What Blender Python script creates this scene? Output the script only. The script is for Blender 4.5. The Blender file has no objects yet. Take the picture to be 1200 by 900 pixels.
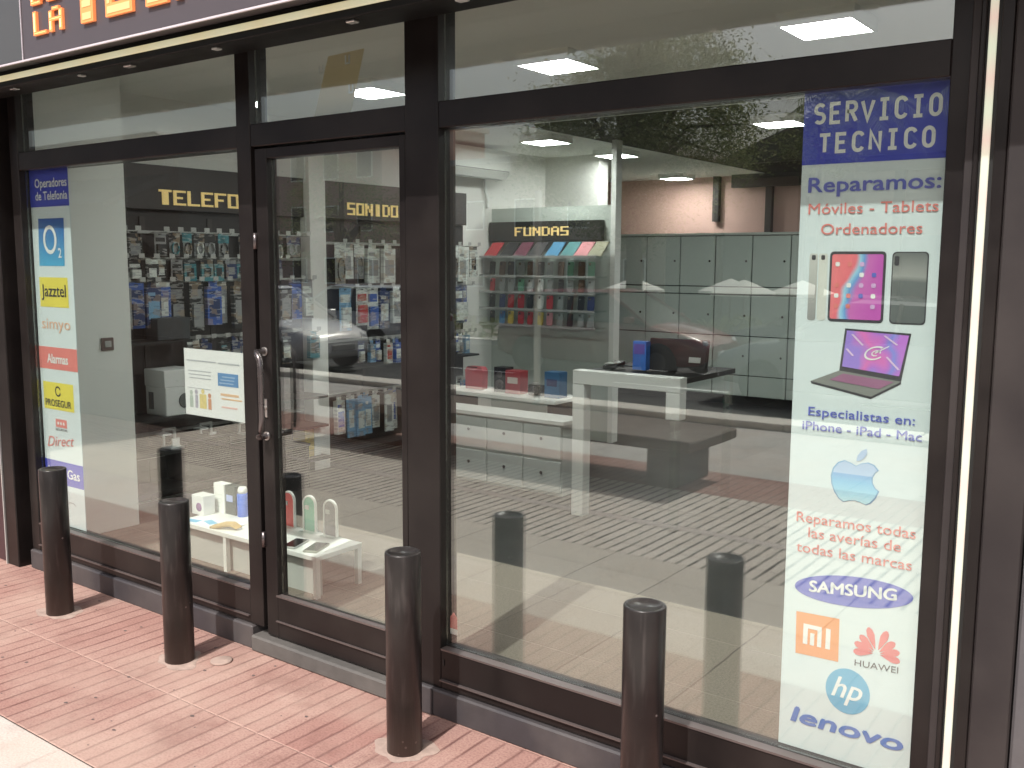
import bpy, bmesh, math, random
from mathutils import Vector, Matrix
from mathutils.geometry import tessellate_polygon
random.seed(7)
S = bpy.context.scene
C = S.collection
PI = math.pi

# ------------------------------------------------------------------ camera, sky, sun, exposure
cam_d = bpy.data.cameras.new('camera'); cam = bpy.data.objects.new('camera', cam_d); C.objects.link(cam)
S.camera = cam
cam_d.sensor_width = 36.0; cam_d.lens = 36.0*1136.6/1200.0
cam_d.clip_start = 0.05; cam_d.clip_end = 2000
YAW, PITCH, ROLL = -0.6336, 0.12628, 0.0045
fw = Vector((math.sin(YAW)*math.cos(PITCH), math.cos(YAW)*math.cos(PITCH), -math.sin(PITCH)))
r0 = Vector((math.cos(YAW), -math.sin(YAW), 0)); u0 = r0.cross(fw)
rt = r0*math.cos(ROLL) + u0*math.sin(ROLL); up = rt.cross(fw)
Mx = Matrix((rt, up, -fw)).transposed().to_4x4(); Mx.translation = Vector((0, -2.388, 1.55))
cam.matrix_world = Mx

SUN_DIR = Vector((-0.13, 1.0, -1.295)).normalized()          # the way the light travels
sun_d = bpy.data.lights.new('sun', 'SUN'); sun = bpy.data.objects.new('sun', sun_d); C.objects.link(sun)
sun_d.energy = 4.4; sun_d.angle = math.radians(0.5); sun_d.color = (1.0, 0.985, 0.955)
sun.rotation_euler = SUN_DIR.to_track_quat('-Z', 'Y').to_euler(); sun.location = (0, -20, 30)
W = bpy.data.worlds.new('World'); S.world = W; W.use_nodes = True
nt = W.node_tree
sky = nt.nodes.new('ShaderNodeTexSky'); sky.sky_type = 'NISHITA'; sky.sun_disc = False
to_sun = -SUN_DIR
sky.sun_elevation = math.asin(to_sun.z); sky.sun_rotation = math.atan2(to_sun.x, to_sun.y)
sky.air_density = 1.0; sky.dust_density = 6.0; sky.ozone_density = 1.0
bg = nt.nodes['Background']; nt.links.new(sky.outputs[0], bg.inputs[0]); bg.inputs[1].default_value = 0.15
S.view_settings.view_transform = 'Standard'; S.view_settings.look = 'None'
S.view_settings.exposure = 0.0; S.view_settings.gamma = 1.0; S.view_settings.use_curve_mapping = False
S.render.engine = 'CYCLES'
cy = S.cycles
cy.use_denoising = True; cy.max_bounces = 10; cy.diffuse_bounces = 4; cy.glossy_bounces = 5
cy.transparent_max_bounces = 24; cy.transmission_bounces = 4
cy.caustics_reflective = False; cy.caustics_refractive = False; cy.sample_clamp_indirect = 6.0

# ------------------------------------------------------------------ material helpers
MATS = {}
def N(m, t, **kw):
    n = m.node_tree.nodes.new(t)
    for k, v in kw.items(): setattr(n, k, v)
    return n
def L(m, a, b): m.node_tree.links.new(a, b)
def math_n(m, op, a, b=None, clamp=False):
    n = N(m, 'ShaderNodeMath', operation=op, use_clamp=clamp)
    for i, v in enumerate((a, b)):
        if v is None: continue
        if isinstance(v, (int, float)): n.inputs[i].default_value = v
        else: L(m, v, n.inputs[i])
    return n.outputs[0]
def mixc(m, f, a, b):
    n = N(m, 'ShaderNodeMix', data_type='RGBA')
    for s, v in ((0, f), (6, a), (7, b)):
        if isinstance(v, (int, float)): n.inputs[s].default_value = v
        elif isinstance(v, tuple): n.inputs[s].default_value = v if len(v) == 4 else v + (1,)
        else: L(m, v, n.inputs[s])
    return n.outputs[2]
def new_mat(name):
    m = bpy.data.materials.new(name); m.use_nodes = True; MATS[name] = m
    return m, m.node_tree.nodes['Principled BSDF']
def mat(name, col, rough=0.5, metal=0.0, var=0.12, scale=9.0, bump=0.0, spec=0.5, bscale=60.0, coat=0.0, dust=0.0):
    if name in MATS: return MATS[name]
    m, p = new_mat(name)
    geo = N(m, 'ShaderNodeNewGeometry')
    no = N(m, 'ShaderNodeTexNoise'); no.inputs['Scale'].default_value = scale; no.inputs['Detail'].default_value = 5
    L(m, geo.outputs['Position'], no.inputs['Vector'])
    dark = tuple(c*(1-var) for c in col); light = tuple(min(1, c*(1+var)) for c in col)
    out = mixc(m, no.outputs['Fac'], dark, light)
    if dust:
        n2 = N(m, 'ShaderNodeTexNoise'); n2.inputs['Scale'].default_value = 3.1; n2.inputs['Detail'].default_value = 9
        L(m, geo.outputs['Position'], n2.inputs['Vector'])
        f = math_n(m, 'MULTIPLY', math_n(m, 'SUBTRACT', n2.outputs['Fac'], 0.42, True), dust*4, True)
        out = mixc(m, f, out, (0.30, 0.26, 0.23))
    L(m, out, p.inputs['Base Color'])
    rr = math_n(m, 'ADD', math_n(m, 'MULTIPLY', no.outputs['Fac'], 0.16), rough-0.08, True)
    L(m, rr, p.inputs['Roughness'])
    p.inputs['Metallic'].default_value = metal; p.inputs['Specular IOR Level'].default_value = spec
    p.inputs['Coat Weight'].default_value = coat
    if bump:
        nb = N(m, 'ShaderNodeTexNoise'); nb.inputs['Scale'].default_value = bscale; nb.inputs['Detail'].default_value = 4
        L(m, geo.outputs['Position'], nb.inputs['Vector'])
        b = N(m, 'ShaderNodeBump'); b.inputs['Strength'].default_value = bump; b.inputs['Distance'].default_value = 0.004
        L(m, nb.outputs['Fac'], b.inputs['Height']); L(m, b.outputs[0], p.inputs['Normal'])
    return m
def emit(name, col, strength):
    m, p = new_mat(name)
    p.inputs['Base Color'].default_value = col + (1,)
    p.inputs['Emission Color'].default_value = col + (1,); p.inputs['Emission Strength'].default_value = strength
    return m
def glass_mat(name, tint, r0, rough=0.0, dust=0.0):
    """thin architectural glass: straight-through tint plus a mirror part that grows towards grazing angles"""
    m, p = new_mat(name); m.node_tree.nodes.remove(p)
    out = m.node_tree.nodes['Material Output']
    geo = N(m, 'ShaderNodeNewGeometry')
    d = N(m, 'ShaderNodeVectorMath', operation='DOT_PRODUCT')
    L(m, geo.outputs['Incoming'], d.inputs[0]); L(m, geo.outputs['Normal'], d.inputs[1])
    c = math_n(m, 'ABSOLUTE', d.outputs['Value'])
    f = math_n(m, 'ADD', math_n(m, 'MULTIPLY', math_n(m, 'POWER', math_n(m, 'SUBTRACT', 1.0, c, True), 5.0), 1-r0), r0, True)
    t = N(m, 'ShaderNodeBsdfTransparent'); t.inputs[0].default_value = tint + (1,)
    g = N(m, 'ShaderNodeBsdfGlossy'); g.inputs['Roughness'].default_value = rough
    g.inputs['Color'].default_value = (0.97, 1.0, 0.98, 1)
    mx = N(m, 'ShaderNodeMixShader')
    L(m, f, mx.inputs[0]); L(m, t.outputs[0], mx.inputs[1]); L(m, g.outputs[0], mx.inputs[2]); last = mx.outputs[0]
    if dust:
        mp = N(m, 'ShaderNodeMapping'); mp.inputs['Rotation'].default_value = (0, .5, 0); mp.inputs['Scale'].default_value = (1.0, 1.0, 3.0); L(m, geo.outputs['Position'], mp.inputs[0])
        n1 = N(m, 'ShaderNodeTexNoise'); n1.inputs['Scale'].default_value = 2.2; n1.inputs['Detail'].default_value = 9; n1.inputs['Roughness'].default_value = .65; L(m, mp.outputs[0], n1.inputs['Vector'])
        fd = math_n(m, 'MULTIPLY', math_n(m, 'SUBTRACT', n1.outputs['Fac'], 0.40, True), dust, True)
        df = N(m, 'ShaderNodeBsdfDiffuse'); df.inputs[0].default_value = (.75, .74, .70, 1)
        m2 = N(m, 'ShaderNodeMixShader'); L(m, fd, m2.inputs[0]); L(m, last, m2.inputs[1]); L(m, df.outputs[0], m2.inputs[2]); last = m2.outputs[0]
        # slight waviness of the float glass
        n2 = N(m, 'ShaderNodeTexNoise'); n2.inputs['Scale'].default_value = 1.6; n2.inputs['Detail'].default_value = 1; L(m, geo.outputs['Position'], n2.inputs['Vector'])
        bp = N(m, 'ShaderNodeBump'); bp.inputs['Strength'].default_value = .10; bp.inputs['Distance'].default_value = .004; L(m, n2.outputs['Fac'], bp.inputs['Height']); L(m, bp.outputs[0], g.inputs['Normal'])
    L(m, last, out.inputs[0])
    return m
def paving(name, base, alt, groove, rib=0.07, rowlen=0.441, y0=0.0, gw=0.09, gstr=1.0, joint=None, ribs_per_tile=4, spots=True):
    m, p = new_mat(name)
    geo = N(m, 'ShaderNodeNewGeometry')
    sp = N(m, 'ShaderNodeSeparateXYZ')
    wob = N(m, 'ShaderNodeTexNoise'); wob.inputs['Scale'].default_value = 5.0
    L(m, geo.outputs['Position'], wob.inputs['Vector']); L(m, geo.outputs['Position'], sp.inputs[0])
    wx = math_n(m, 'ADD', sp.outputs['X'], math_n(m, 'MULTIPLY', math_n(m, 'SUBTRACT', wob.outputs['Fac'], 0.5), 0.012))
    xr = math_n(m, 'DIVIDE', math_n(m, 'ADD', wx, 50.0), rib)
    yr = math_n(m, 'DIVIDE', math_n(m, 'ADD', math_n(m, 'SUBTRACT', sp.outputs['Y'], y0), 50*rowlen), rowlen)
    row = math_n(m, 'FLOOR', yr)
    xf = math_n(m, 'FRACT', xr); yf = math_n(m, 'FRACT', yr)
    def edge(fr, w):   # 1 on the line, fading over w
        a = math_n(m, 'MINIMUM', fr, math_n(m, 'SUBTRACT', 1.0, fr))
        return math_n(m, 'SUBTRACT', 1.0, math_n(m, 'DIVIDE', a, w), True)
    gx = edge(xf, gw); gy = edge(yf, 0.012)
    tile = math_n(m, 'FLOOR', math_n(m, 'DIVIDE', xr, float(ribs_per_tile)))
    def rnd(a, b, k):
        cv = N(m, 'ShaderNodeCombineXYZ'); L(m, a, cv.inputs[0]); L(m, b, cv.inputs[1]); cv.inputs[2].default_value = k
        w = N(m, 'ShaderNodeTexWhiteNoise'); L(m, cv.outputs[0], w.inputs['Vector']); return w.outputs['Value']
    r1 = rnd(math_n(m, 'FLOOR', xr), row, 1.0); r2 = rnd(tile, row, 2.0)
    big = N(m, 'ShaderNodeTexNoise'); big.inputs['Scale'].default_value = 2.3; big.inputs['Detail'].default_value = 8
    L(m, geo.outputs['Position'], big.inputs['Vector'])
    fine = N(m, 'ShaderNodeTexNoise'); fine.inputs['Scale'].default_value = 130; fine.inputs['Detail'].default_value = 4
    L(m, geo.outputs['Position'], fine.inputs['Vector'])
    f = math_n(m, 'ADD', math_n(m, 'MULTIPLY', r1, 0.3), math_n(m, 'ADD', math_n(m, 'MULTIPLY', r2, 0.35), math_n(m, 'MULTIPLY', big.outputs['Fac'], 0.45)), True)
    col = mixc(m, f, base, alt)
    col = mixc(m, math_n(m, 'MULTIPLY', math_n(m, 'SUBTRACT', fine.outputs['Fac'], 0.42, True), 2.2, True), col, tuple(c*0.66 for c in base))
    # dirt caught in the grooves, uneven along them
    vg = N(m, 'ShaderNodeTexNoise'); vg.inputs['Scale'].default_value = 6.0; vg.inputs['Detail'].default_value = 6
    L(m, geo.outputs['Position'], vg.inputs['Vector'])
    gs = math_n(m, 'MULTIPLY', gx, math_n(m, 'MULTIPLY', math_n(m, 'ADD', math_n(m, 'MULTIPLY', vg.outputs['Fac'], 1.5), -0.2, True), gstr), True)
    col = mixc(m, gs, col, groove)
    col = mixc(m, math_n(m, 'MULTIPLY', gy, 0.75), col, joint or tuple(min(1, c*1.2) for c in alt))
    if spots:
        v = N(m, 'ShaderNodeTexVoronoi'); v.inputs['Scale'].default_value = 2.6; v.inputs['Randomness'].default_value = 1.0
        L(m, geo.outputs['Position'], v.inputs['Vector'])
        sf = math_n(m, 'MULTIPLY', math_n(m, 'LESS_THAN', v.outputs['Distance'], 0.045), 0.6)
        col = mixc(m, sf, col, (0.10, 0.07, 0.07))
        st = N(m, 'ShaderNodeTexNoise'); st.inputs['Scale'].default_value = 4.3; st.inputs['Detail'].default_value = 10; st.inputs['Roughness'].default_value = 0.7
        L(m, geo.outputs['Position'], st.inputs['Vector'])
        col = mixc(m, math_n(m, 'MULTIPLY', math_n(m, 'SUBTRACT', st.outputs['Fac'], 0.51, True), 3.4, True), col, tuple(c*0.6 for c in base))
    if spots:
        wn = N(m, 'ShaderNodeTexNoise'); wn.inputs['Scale'].default_value = 1.7; wn.inputs['Detail'].default_value = 12; wn.inputs['Roughness'].default_value = 0.65
        mp = N(m, 'ShaderNodeMapping'); mp.inputs['Location'].default_value = (7, 3, 1); L(m, geo.outputs['Position'], mp.inputs[0]); L(m, mp.outputs[0], wn.inputs['Vector'])
        col = mixc(m, math_n(m, 'MULTIPLY', math_n(m, 'SUBTRACT', wn.outputs['Fac'], 0.44, True), 3.2, True), col, mixc(m, 0.55, col, (0.52, 0.40, 0.33)))
    L(m, col, p.inputs['Base Color']); p.inputs['Roughness'].default_value = 0.85; p.inputs['Specular IOR Level'].default_value = 0.25
    h = math_n(m, 'SUBTRACT', math_n(m, 'MULTIPLY', fine.outputs['Fac'], 0.35), math_n(m, 'MAXIMUM', gx, gy))
    b = N(m, 'ShaderNodeBump'); b.inputs['Strength'].default_value = 0.55; b.inputs['Distance'].default_value = 0.006
    L(m, h, b.inputs['Height']); L(m, b.outputs[0], p.inputs['Normal'])
    return m
def gradient(name, stops, vec_scale=(1, 1, 1), noise=0.0, rough=0.35, axis='Z', lo=0.0, hi=1.0, nscale=8.0):
    """printed colour picture: a ramp over position, bent by noise"""
    m, p = new_mat(name)
    geo = N(m, 'ShaderNodeNewGeometry'); sp = N(m, 'ShaderNodeSeparateXYZ'); L(m, geo.outputs['Position'], sp.inputs[0])
    a = math_n(m, 'DIVIDE', math_n(m, 'SUBTRACT', sp.outputs[axis], lo), hi-lo)
    if noise:
        no = N(m, 'ShaderNodeTexNoise'); no.inputs['Scale'].default_value = nscale; no.inputs['Detail'].default_value = 1
        L(m, geo.outputs['Position'], no.inputs['Vector'])
        a = math_n(m, 'ADD', a, math_n(m, 'MULTIPLY', math_n(m, 'SUBTRACT', no.outputs['Fac'], 0.5), noise))
    r = N(m, 'ShaderNodeValToRGB'); L(m, a, r.inputs[0])
    e = r.color_ramp.elements
    while len(e) < len(stops): e.new(0.5)
    for k, (pos, c) in enumerate(stops): e[k].position = pos; e[k].color = c + (1,)
    L(m, r.outputs[0], p.inputs['Base Color']); p.inputs['Roughness'].default_value = rough
    return m

# ------------------------------------------------------------------ mesh builder
class MB:
    def __init__(s): s.v = []; s.f = []; s.m = []; s.sm = []; s.mats = []
    def mi(s, m):
        if m is None: return 0
        if m not in s.mats: s.mats.append(m)
        return s.mats.index(m)
    def add(s, vs, fs, m=None, smooth=False):
        o = len(s.v); s.v += [tuple(v) for v in vs]; k = s.mi(m)
        for f in fs: s.f.append([i+o for i in f]); s.m.append(k); s.sm.append(smooth)
        return s
    def box(s, x0, x1, y0, y1, z0, z1, m=None):
        x0, x1 = sorted((x0, x1)); y0, y1 = sorted((y0, y1)); z0, z1 = sorted((z0, z1))
        v = [(x0,y0,z0),(x1,y0,z0),(x1,y1,z0),(x0,y1,z0),(x0,y0,z1),(x1,y0,z1),(x1,y1,z1),(x0,y1,z1)]
        return s.add(v, [(0,3,2,1),(4,5,6,7),(0,1,5,4),(1,2,6,5),(2,3,7,6),(3,0,4,7)], m)
    def poly(s, pts, m=None): return s.add(pts, [tuple(range(len(pts)))], m)
    def prism(s, pts, off, m=None, smooth=False):
        """closed outline pts (3D, planar) pushed along off"""
        n = len(pts); off = Vector(off); a = [Vector(p) for p in pts]; b = [p+off for p in a]
        tris = tessellate_polygon([a])
        fs = [tuple(t) for t in tris] + [tuple(i+n for i in reversed(t)) for t in tris]
        s.add(a+b, fs, m)
        return s.add(a+b, [(i, (i+1) % n, (i+1) % n+n, i+n) for i in range(n)], m, smooth)
    def flat(s, pts, m=None):
        a = [Vector(p) for p in pts]
        return s.add(a, [tuple(t) for t in tessellate_polygon([a])], m)
    def lathe(s, prof, c=(0,0,0), n=24, m=None, smooth=True, axis='Z'):
        vs = []; fs = []
        for (r, z) in prof:
            for k in range(n):
                t = 2*PI*k/n; x, y = r*math.cos(t), r*math.sin(t)
                if axis == 'Z': p = (x, y, z)
                elif axis == 'Y': p = (x, z, y)
                else: p = (z, x, y)
                vs.append((p[0]+c[0], p[1]+c[1], p[2]+c[2]))
        for j in range(len(prof)-1):
            for k in range(n): fs.append((j*n+k, j*n+(k+1) % n, (j+1)*n+(k+1) % n, (j+1)*n+k))
        s.add(vs, fs, m, smooth)
        o = len(s.v)-len(vs)
        for j in (0, len(prof)-1):
            if prof[j][0] > 1e-5:
                s.f.append([o+j*n+k for k in range(n)][::(-1 if j == 0 else 1)]); s.m.append(s.mi(m)); s.sm.append(False)
        return s
    def tube(s, pts, r, n=10, m=None):
        pts = [Vector(p) for p in pts]; vs = []; fs = []
        rr = r if isinstance(r, (list, tuple)) else [r]*len(pts)
        for i, p in enumerate(pts):
            d = (pts[min(i+1, len(pts)-1)]-pts[max(i-1, 0)]).normalized()
            a = d.cross(Vector((0, 0, 1)) if abs(d.z) < 0.9 else Vector((1, 0, 0))).normalized(); b = d.cross(a)
            for k in range(n):
                t = 2*PI*k/n; vs.append(p+a*rr[i]*math.cos(t)+b*rr[i]*math.sin(t))
        for j in range(len(pts)-1):
            for k in range(n): fs.append((j*n+k, (j+1)*n+k, (j+1)*n+(k+1) % n, j*n+(k+1) % n))
        s.add(vs, fs, m, True)
        o = len(s.v)-len(vs)
        for j in (0, len(pts)-1): s.f.append([o+j*n+k for k in range(n)]); s.m.append(s.mi(m)); s.sm.append(False)
        return s
    def build(s, name, m=None, parent=None, bevel=0.0, seg=1, fix=False):
        o0 = Vector(ORG.get(parent.name, (0,0,0))) if parent else Vector((0,0,0))
        me = bpy.data.meshes.new(name)
        me.from_pydata([Vector(v)-o0 for v in s.v], [], s.f)
        mats = list(s.mats)
        if m is not None and not mats: mats = [m]
        for q in mats: me.materials.append(q)
        for i, p in enumerate(me.polygons): p.material_index = s.m[i]; p.use_smooth = s.sm[i]
        if bevel or fix:
            bm = bmesh.new(); bm.from_mesh(me)
            bmesh.ops.remove_doubles(bm, verts=bm.verts, dist=1e-5)
            bmesh.ops.recalc_face_normals(bm, faces=bm.faces)
            if bevel:
                es = [e for e in bm.edges if len(e.link_faces) == 2 and e.calc_face_angle(0) > 0.6]
                bmesh.ops.bevel(bm, geom=es, offset=bevel, segments=seg, affect='EDGES', profile=0.5, clamp_overlap=True)
            bm.to_mesh(me); bm.free()
        me.update()
        ob = bpy.data.objects.new(name, me); C.objects.link(ob)
        if parent: ob.parent = parent
        ORG[ob.name] = tuple(o0)
        return ob
ORG = {}
def tag(o, label=None, cat=None, group=None, kind=None):
    if label: o['label'] = label
    if cat: o['category'] = cat
    if group: o['group'] = group
    if kind: o['kind'] = kind
    return o
def thing(name, label, cat, loc=(0,0,0), group=None):
    o = bpy.data.objects.new(name, None); C.objects.link(o); o.location = loc; o.empty_display_size = 0.1
    ORG[o.name] = tuple(loc)
    return tag(o, label, cat, group)
def struct(name, mb, m, **kw):
    return tag(mb.build(name, m, **kw), kind='structure')
def dup(root, loc, rotz=0.0, label=None, group=None):
    r = root.copy(); C.objects.link(r); r.location = loc; r.rotation_euler = (0, 0, rotz)
    if label: r['label'] = label
    if group: r['group'] = group
    for ch in list(root.children):
        c = ch.copy(); C.objects.link(c); c.parent = r
        for g in list(ch.children):
            d = g.copy(); C.objects.link(d); d.parent = c
    return r

# ---- lettering
def text_geo(body, bold=0.0, shear=0.0, spacing=1.0):
    cu = bpy.data.curves.new('txt', 'FONT'); cu.body = body; cu.size = 1.0; cu.offset = bold; cu.shear = shear
    cu.space_character = spacing; cu.resolution_u = 3; cu.fill_mode = 'FRONT'
    ob = bpy.data.objects.new('txt', cu); C.objects.link(ob)
    dg = bpy.context.evaluated_depsgraph_get()
    me = bpy.data.meshes.new_from_object(ob.evaluated_get(dg))
    vs = [(v.co.x, v.co.y) for v in me.vertices]; fs = [tuple(p.vertices) for p in me.polygons]
    bpy.data.objects.remove(ob); bpy.data.curves.remove(cu); bpy.data.meshes.remove(me)
    x0 = min(v[0] for v in vs); x1 = max(v[0] for v in vs)
    y0 = min(v[1] for v in vs); y1 = max(v[1] for v in vs)
    return vs, fs, (x0, x1, y0, y1)
def put_text(mb, body, org, u, v, width, cap, m=None, bold=0.0, shear=0.0, spacing=1.0, tilt=0.0):
    """text from org (left end of the baseline), fitted to width along u and cap height along v"""
    vs, fs, (x0, x1, y0, y1) = text_geo(body, 0.0, shear, spacing)
    cap0 = text_geo('H', 0.0)[2]; ch = cap0[3]-cap0[2]
    org = Vector(org); u = Vector(u); v = Vector(v); w = u.cross(v)
    d = bold*cap/ch
    sx = (width-2*d)/(x1-x0); sy = (cap-1.2*d)/ch
    for j, (ox, oy) in enumerate(((0, 0), (2*d, 0), (d, 1.2*d)) if bold else ((0, 0),)):
        out = []
        for (x, y) in vs:
            a = (x-x0)*sx+ox; b = y*sy + a*tilt + oy
            out.append(org + u*a + v*b + w*(0.00022*j))
        mb.add(out, fs, m)
    return mb
PIX = {'L': ['X...','X...','X...','X...','X...','X...','XXXX'], 'A': ['.XX.','X..X','X..X','XXXX','X..X','X..X','X..X'],
 'D': ['XXX.','X..X','X..X','X..X','X..X','X..X','XXX.'], 'E': ['XXXX','X...','X...','XXX.','X...','X...','XXXX'],
 'T': ['XXXX','.XX.','.XX.','.XX.','.XX.','.XX.','.XX.'], 'C': ['.XXX','X...','X...','X...','X...','X...','.XXX'],
 'N': ['X..X','XX.X','XX.X','X.XX','X.XX','X..X','X..X'], 'O': ['XXXX','X..X','X..X','X..X','X..X','X..X','XXXX'],
 'G': ['XXXX','X...','X...','X.XX','X..X','X..X','XXXX'], 'I': ['.XX.','.XX.','.XX.','.XX.','.XX.','.XX.','.XX.'],
 'S': ['XXXX','X...','X...','XXXX','...X','...X','XXXX'], 'F': ['XXXX','X...','X...','XXX.','X...','X...','X...'],
 'U': ['X..X','X..X','X..X','X..X','X..X','X..X','XXXX']}
def block_word(mb, word, org, u, v, lw, lh, gap, depth, m, m2=None, w=(0,-1,0)):
    """chunky square shop lettering; m2 = paler core stroke"""
    org = Vector(org); u = Vector(u); v = Vector(v); w = Vector(w); x = 0
    for ch in word:
        if ch == ' ': x += lw*0.7; continue
        rows = PIX[ch]; px = lw/4; pz = lh/7
        for r, row in enumerate(rows):
            k = 0
            while k < 4:
                if row[k] == 'X':
                    e = k
                    while e < 4 and row[e] == 'X': e += 1
                    a = org+u*(x+k*px)+v*(lh-(r+1)*pz)
                    b = org+u*(x+e*px)+v*(lh-r*pz)
                    q = [a, a+u*((e-k)*px), b, a+v*pz]
                    mb.add(q+[p+w*depth for p in q], [(0,1,2,3),(4,5,6,7),(0,1,5,4),(1,2,6,5),(2,3,7,6),(3,0,4,7)], m)
                    if m2:
                        i = px*0.30; t = w*(depth+0.0015)
                        up_same = r > 0 and any(rows[r-1][j] == 'X' for j in range(k, e)); dn_same = r < 6 and any(rows[r+1][j] == 'X' for j in range(k, e))
                        if e-k == 1:
                            q2 = [a+u*i+v*(0 if dn_same else i)+t, a+u*(px-i)+v*(0 if dn_same else i)+t, a+u*(px-i)+v*(pz-(0 if up_same else i))+t, a+u*i+v*(pz-(0 if up_same else i))+t]
                        else:
                            q2 = [a+u*i+v*i*0.8+t, a+u*((e-k)*px-i)+v*i*0.8+t, a+u*((e-k)*px-i)+v*(pz-i*0.8)+t, a+u*i+v*(pz-i*0.8)+t]
                        mb.add(q2, [(0,1,2,3)], m2)
                    k = e
                else: k += 1
        x += lw+gap
    return mb
X3, Y3, Z3 = Vector((1,0,0)), Vector((0,1,0)), Vector((0,0,1))

# ------------------------------------------------------------------ materials
M_frame = mat('brown_black_metal', (0.0115, 0.0090, 0.0088), 0.34, var=0.15, scale=14, bump=0.05, dust=0.035, spec=0.28)
M_frame_in = mat('frame_gasket', (0.012, 0.011, 0.011), 0.6)
M_lip = mat('highlight_edge_metal', (0.13, 0.105, 0.10), 0.35, metal=0.3)  # paler than the frame: paints the highlight lines along lips and beads
M_plinth = mat('grey_plinth_stone', (0.040, 0.036, 0.040), 0.6, var=0.25, scale=20, bump=0.2, dust=0.16)
M_step = mat('worn_step_stone', (0.088, 0.083, 0.078), 0.7, var=0.25, scale=24, bump=0.3, dust=0.1)
M_boll = mat('black_bollard_paint', (0.0145, 0.0125, 0.0125), 0.32, spec=0.4, var=0.2, scale=20, bump=0.06, bscale=140, dust=0.06)
def boll_mat():
    m = M_boll; p = m.node_tree.nodes['Principled BSDF']; src = p.inputs['Base Color'].links[0].from_socket
    geo = N(m, 'ShaderNodeNewGeometry'); sp = N(m, 'ShaderNodeSeparateXYZ'); L(m, geo.outputs['Position'], sp.inputs[0])
    v = N(m, 'ShaderNodeTexVoronoi'); v.inputs['Scale'].default_value = 26; L(m, geo.outputs['Position'], v.inputs['Vector'])
    n = N(m, 'ShaderNodeTexNoise'); n.inputs['Scale'].default_value = 5; n.inputs['Detail'].default_value = 8; L(m, geo.outputs['Position'], n.inputs['Vector'])
    chip = math_n(m, 'MULTIPLY', math_n(m, 'LESS_THAN', v.outputs['Distance'], 0.11), math_n(m, 'GREATER_THAN', n.outputs['Fac'], 0.56))
    c = mixc(m, math_n(m, 'MULTIPLY', chip, 0.7), src, (.24, .21, .20))
    mp = N(m, 'ShaderNodeMapping'); mp.inputs['Scale'].default_value = (9, 9, 1.2); L(m, geo.outputs['Position'], mp.inputs[0])
    n2 = N(m, 'ShaderNodeTexNoise'); n2.inputs['Scale'].default_value = 6; n2.inputs['Detail'].default_value = 6; L(m, mp.outputs[0], n2.inputs['Vector'])
    c = mixc(m, math_n(m, 'MULTIPLY', math_n(m, 'SUBTRACT', n2.outputs['Fac'], .52, True), .9, True), c, (.16, .135, .13))
    ft = math_n(m, 'SUBTRACT', 1.0, math_n(m, 'DIVIDE', sp.outputs['Z'], .16), True)
    c = mixc(m, math_n(m, 'MULTIPLY', math_n(m, 'MULTIPLY', ft, n.outputs['Fac']), .55, True), c, (.24, .17, .15))
    L(m, c, p.inputs['Base Color'])
boll_mat()
M_mortar = mat('cement_mortar', (0.36, 0.265, 0.225), 0.9, var=0.45, scale=22, bump=0.9)
M_panel = mat('grey_brown_cladding', (0.027, 0.0225, 0.0230), 0.5, var=0.2, scale=6, bump=0.06, dust=0.06, spec=0.3)
M_signpanel = mat('dark_grey_sign_panel', (0.085, 0.072, 0.080), 0.4, var=0.06)
M_signpanel2 = mat('grey_sign_panel', (0.082, 0.083, 0.085), 0.4, var=0.06)
M_black = mat('matt_black', (0.012, 0.012, 0.012), 0.55)
M_blackgloss = mat('gloss_black', (0.012, 0.012, 0.013), 0.2)
M_white = mat('white_paint', (0.82, 0.84, 0.80), 0.55, var=0.04, scale=2)
M_whitewarm = mat('white_wall_paint', (0.80, 0.80, 0.76), 0.7, var=0.05, scale=1.5)
M_ceil = mat('ceiling_paint', (0.86, 0.86, 0.81), 0.8, var=0.04, scale=1)
M_ifloor = mat('shop_floor_tile', (0.024, 0.022, 0.020), 0.45, var=0.15, scale=3)
M_dkboard = mat('dark_display_board', (0.028, 0.024, 0.024), 0.6, var=0.2)
M_hdr = mat('dark_header_board', (0.045, 0.037, 0.036), 0.5, var=0.1)
M_rail = mat('pale_shelf_rail', (0.45, 0.46, 0.44), 0.35, metal=0.2)
M_orange = emit('lit_orange_letter', (0.95, 0.30, 0.10), 0.42)
M_yellow = emit('lit_yellow_core', (1.0, 0.86, 0.34), 0.85)
M_peach = emit('lit_peach_core', (1.0, 0.45, 0.20), 0.55)
M_deep = mat('deep_black_housing', (0.0035, 0.0033, 0.003), 0.6, spec=.2)
M_gold = emit('lit_gold_letter', (0.90, 0.66, 0.26), 0.34)
M_steel = mat('brushed_steel', (0.55, 0.52, 0.50), 0.3, metal=0.9, var=0.1)
M_darksteel = mat('dark_bronze_handle', (0.16, 0.14, 0.14), 0.28, metal=0.8)
M_poster = mat('poster_white', (0.68, 0.79, 0.82), 0.5, var=0.02, scale=3)
M_pblue = mat('poster_blue', (0.055, 0.075, 0.52), 0.45, var=0.06)
M_tblue = mat('print_blue', (0.13, 0.16, 0.58), 0.5, var=0.03)
M_tred = mat('print_red', (0.74, 0.24, 0.22), 0.5, var=0.03)
M_twhite = mat('print_white', (0.82, 0.86, 0.86), 0.5, var=0.02)
M_tdark = mat('print_dark', (0.06, 0.06, 0.07), 0.5)
M_glass = glass_mat('shop_glass', (0.955, 0.975, 0.955), 0.138, dust=0.012)
M_acrylic = glass_mat('clear_acrylic', (0.93, 0.96, 0.95), 0.06)
M_lamp = emit('led_panel_light', (0.98, 1.0, 0.985), 60.0)
M_tree_bark = mat('bark', (0.10, 0.075, 0.055), 0.9, var=0.3, bump=0.6, bscale=20)

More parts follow.
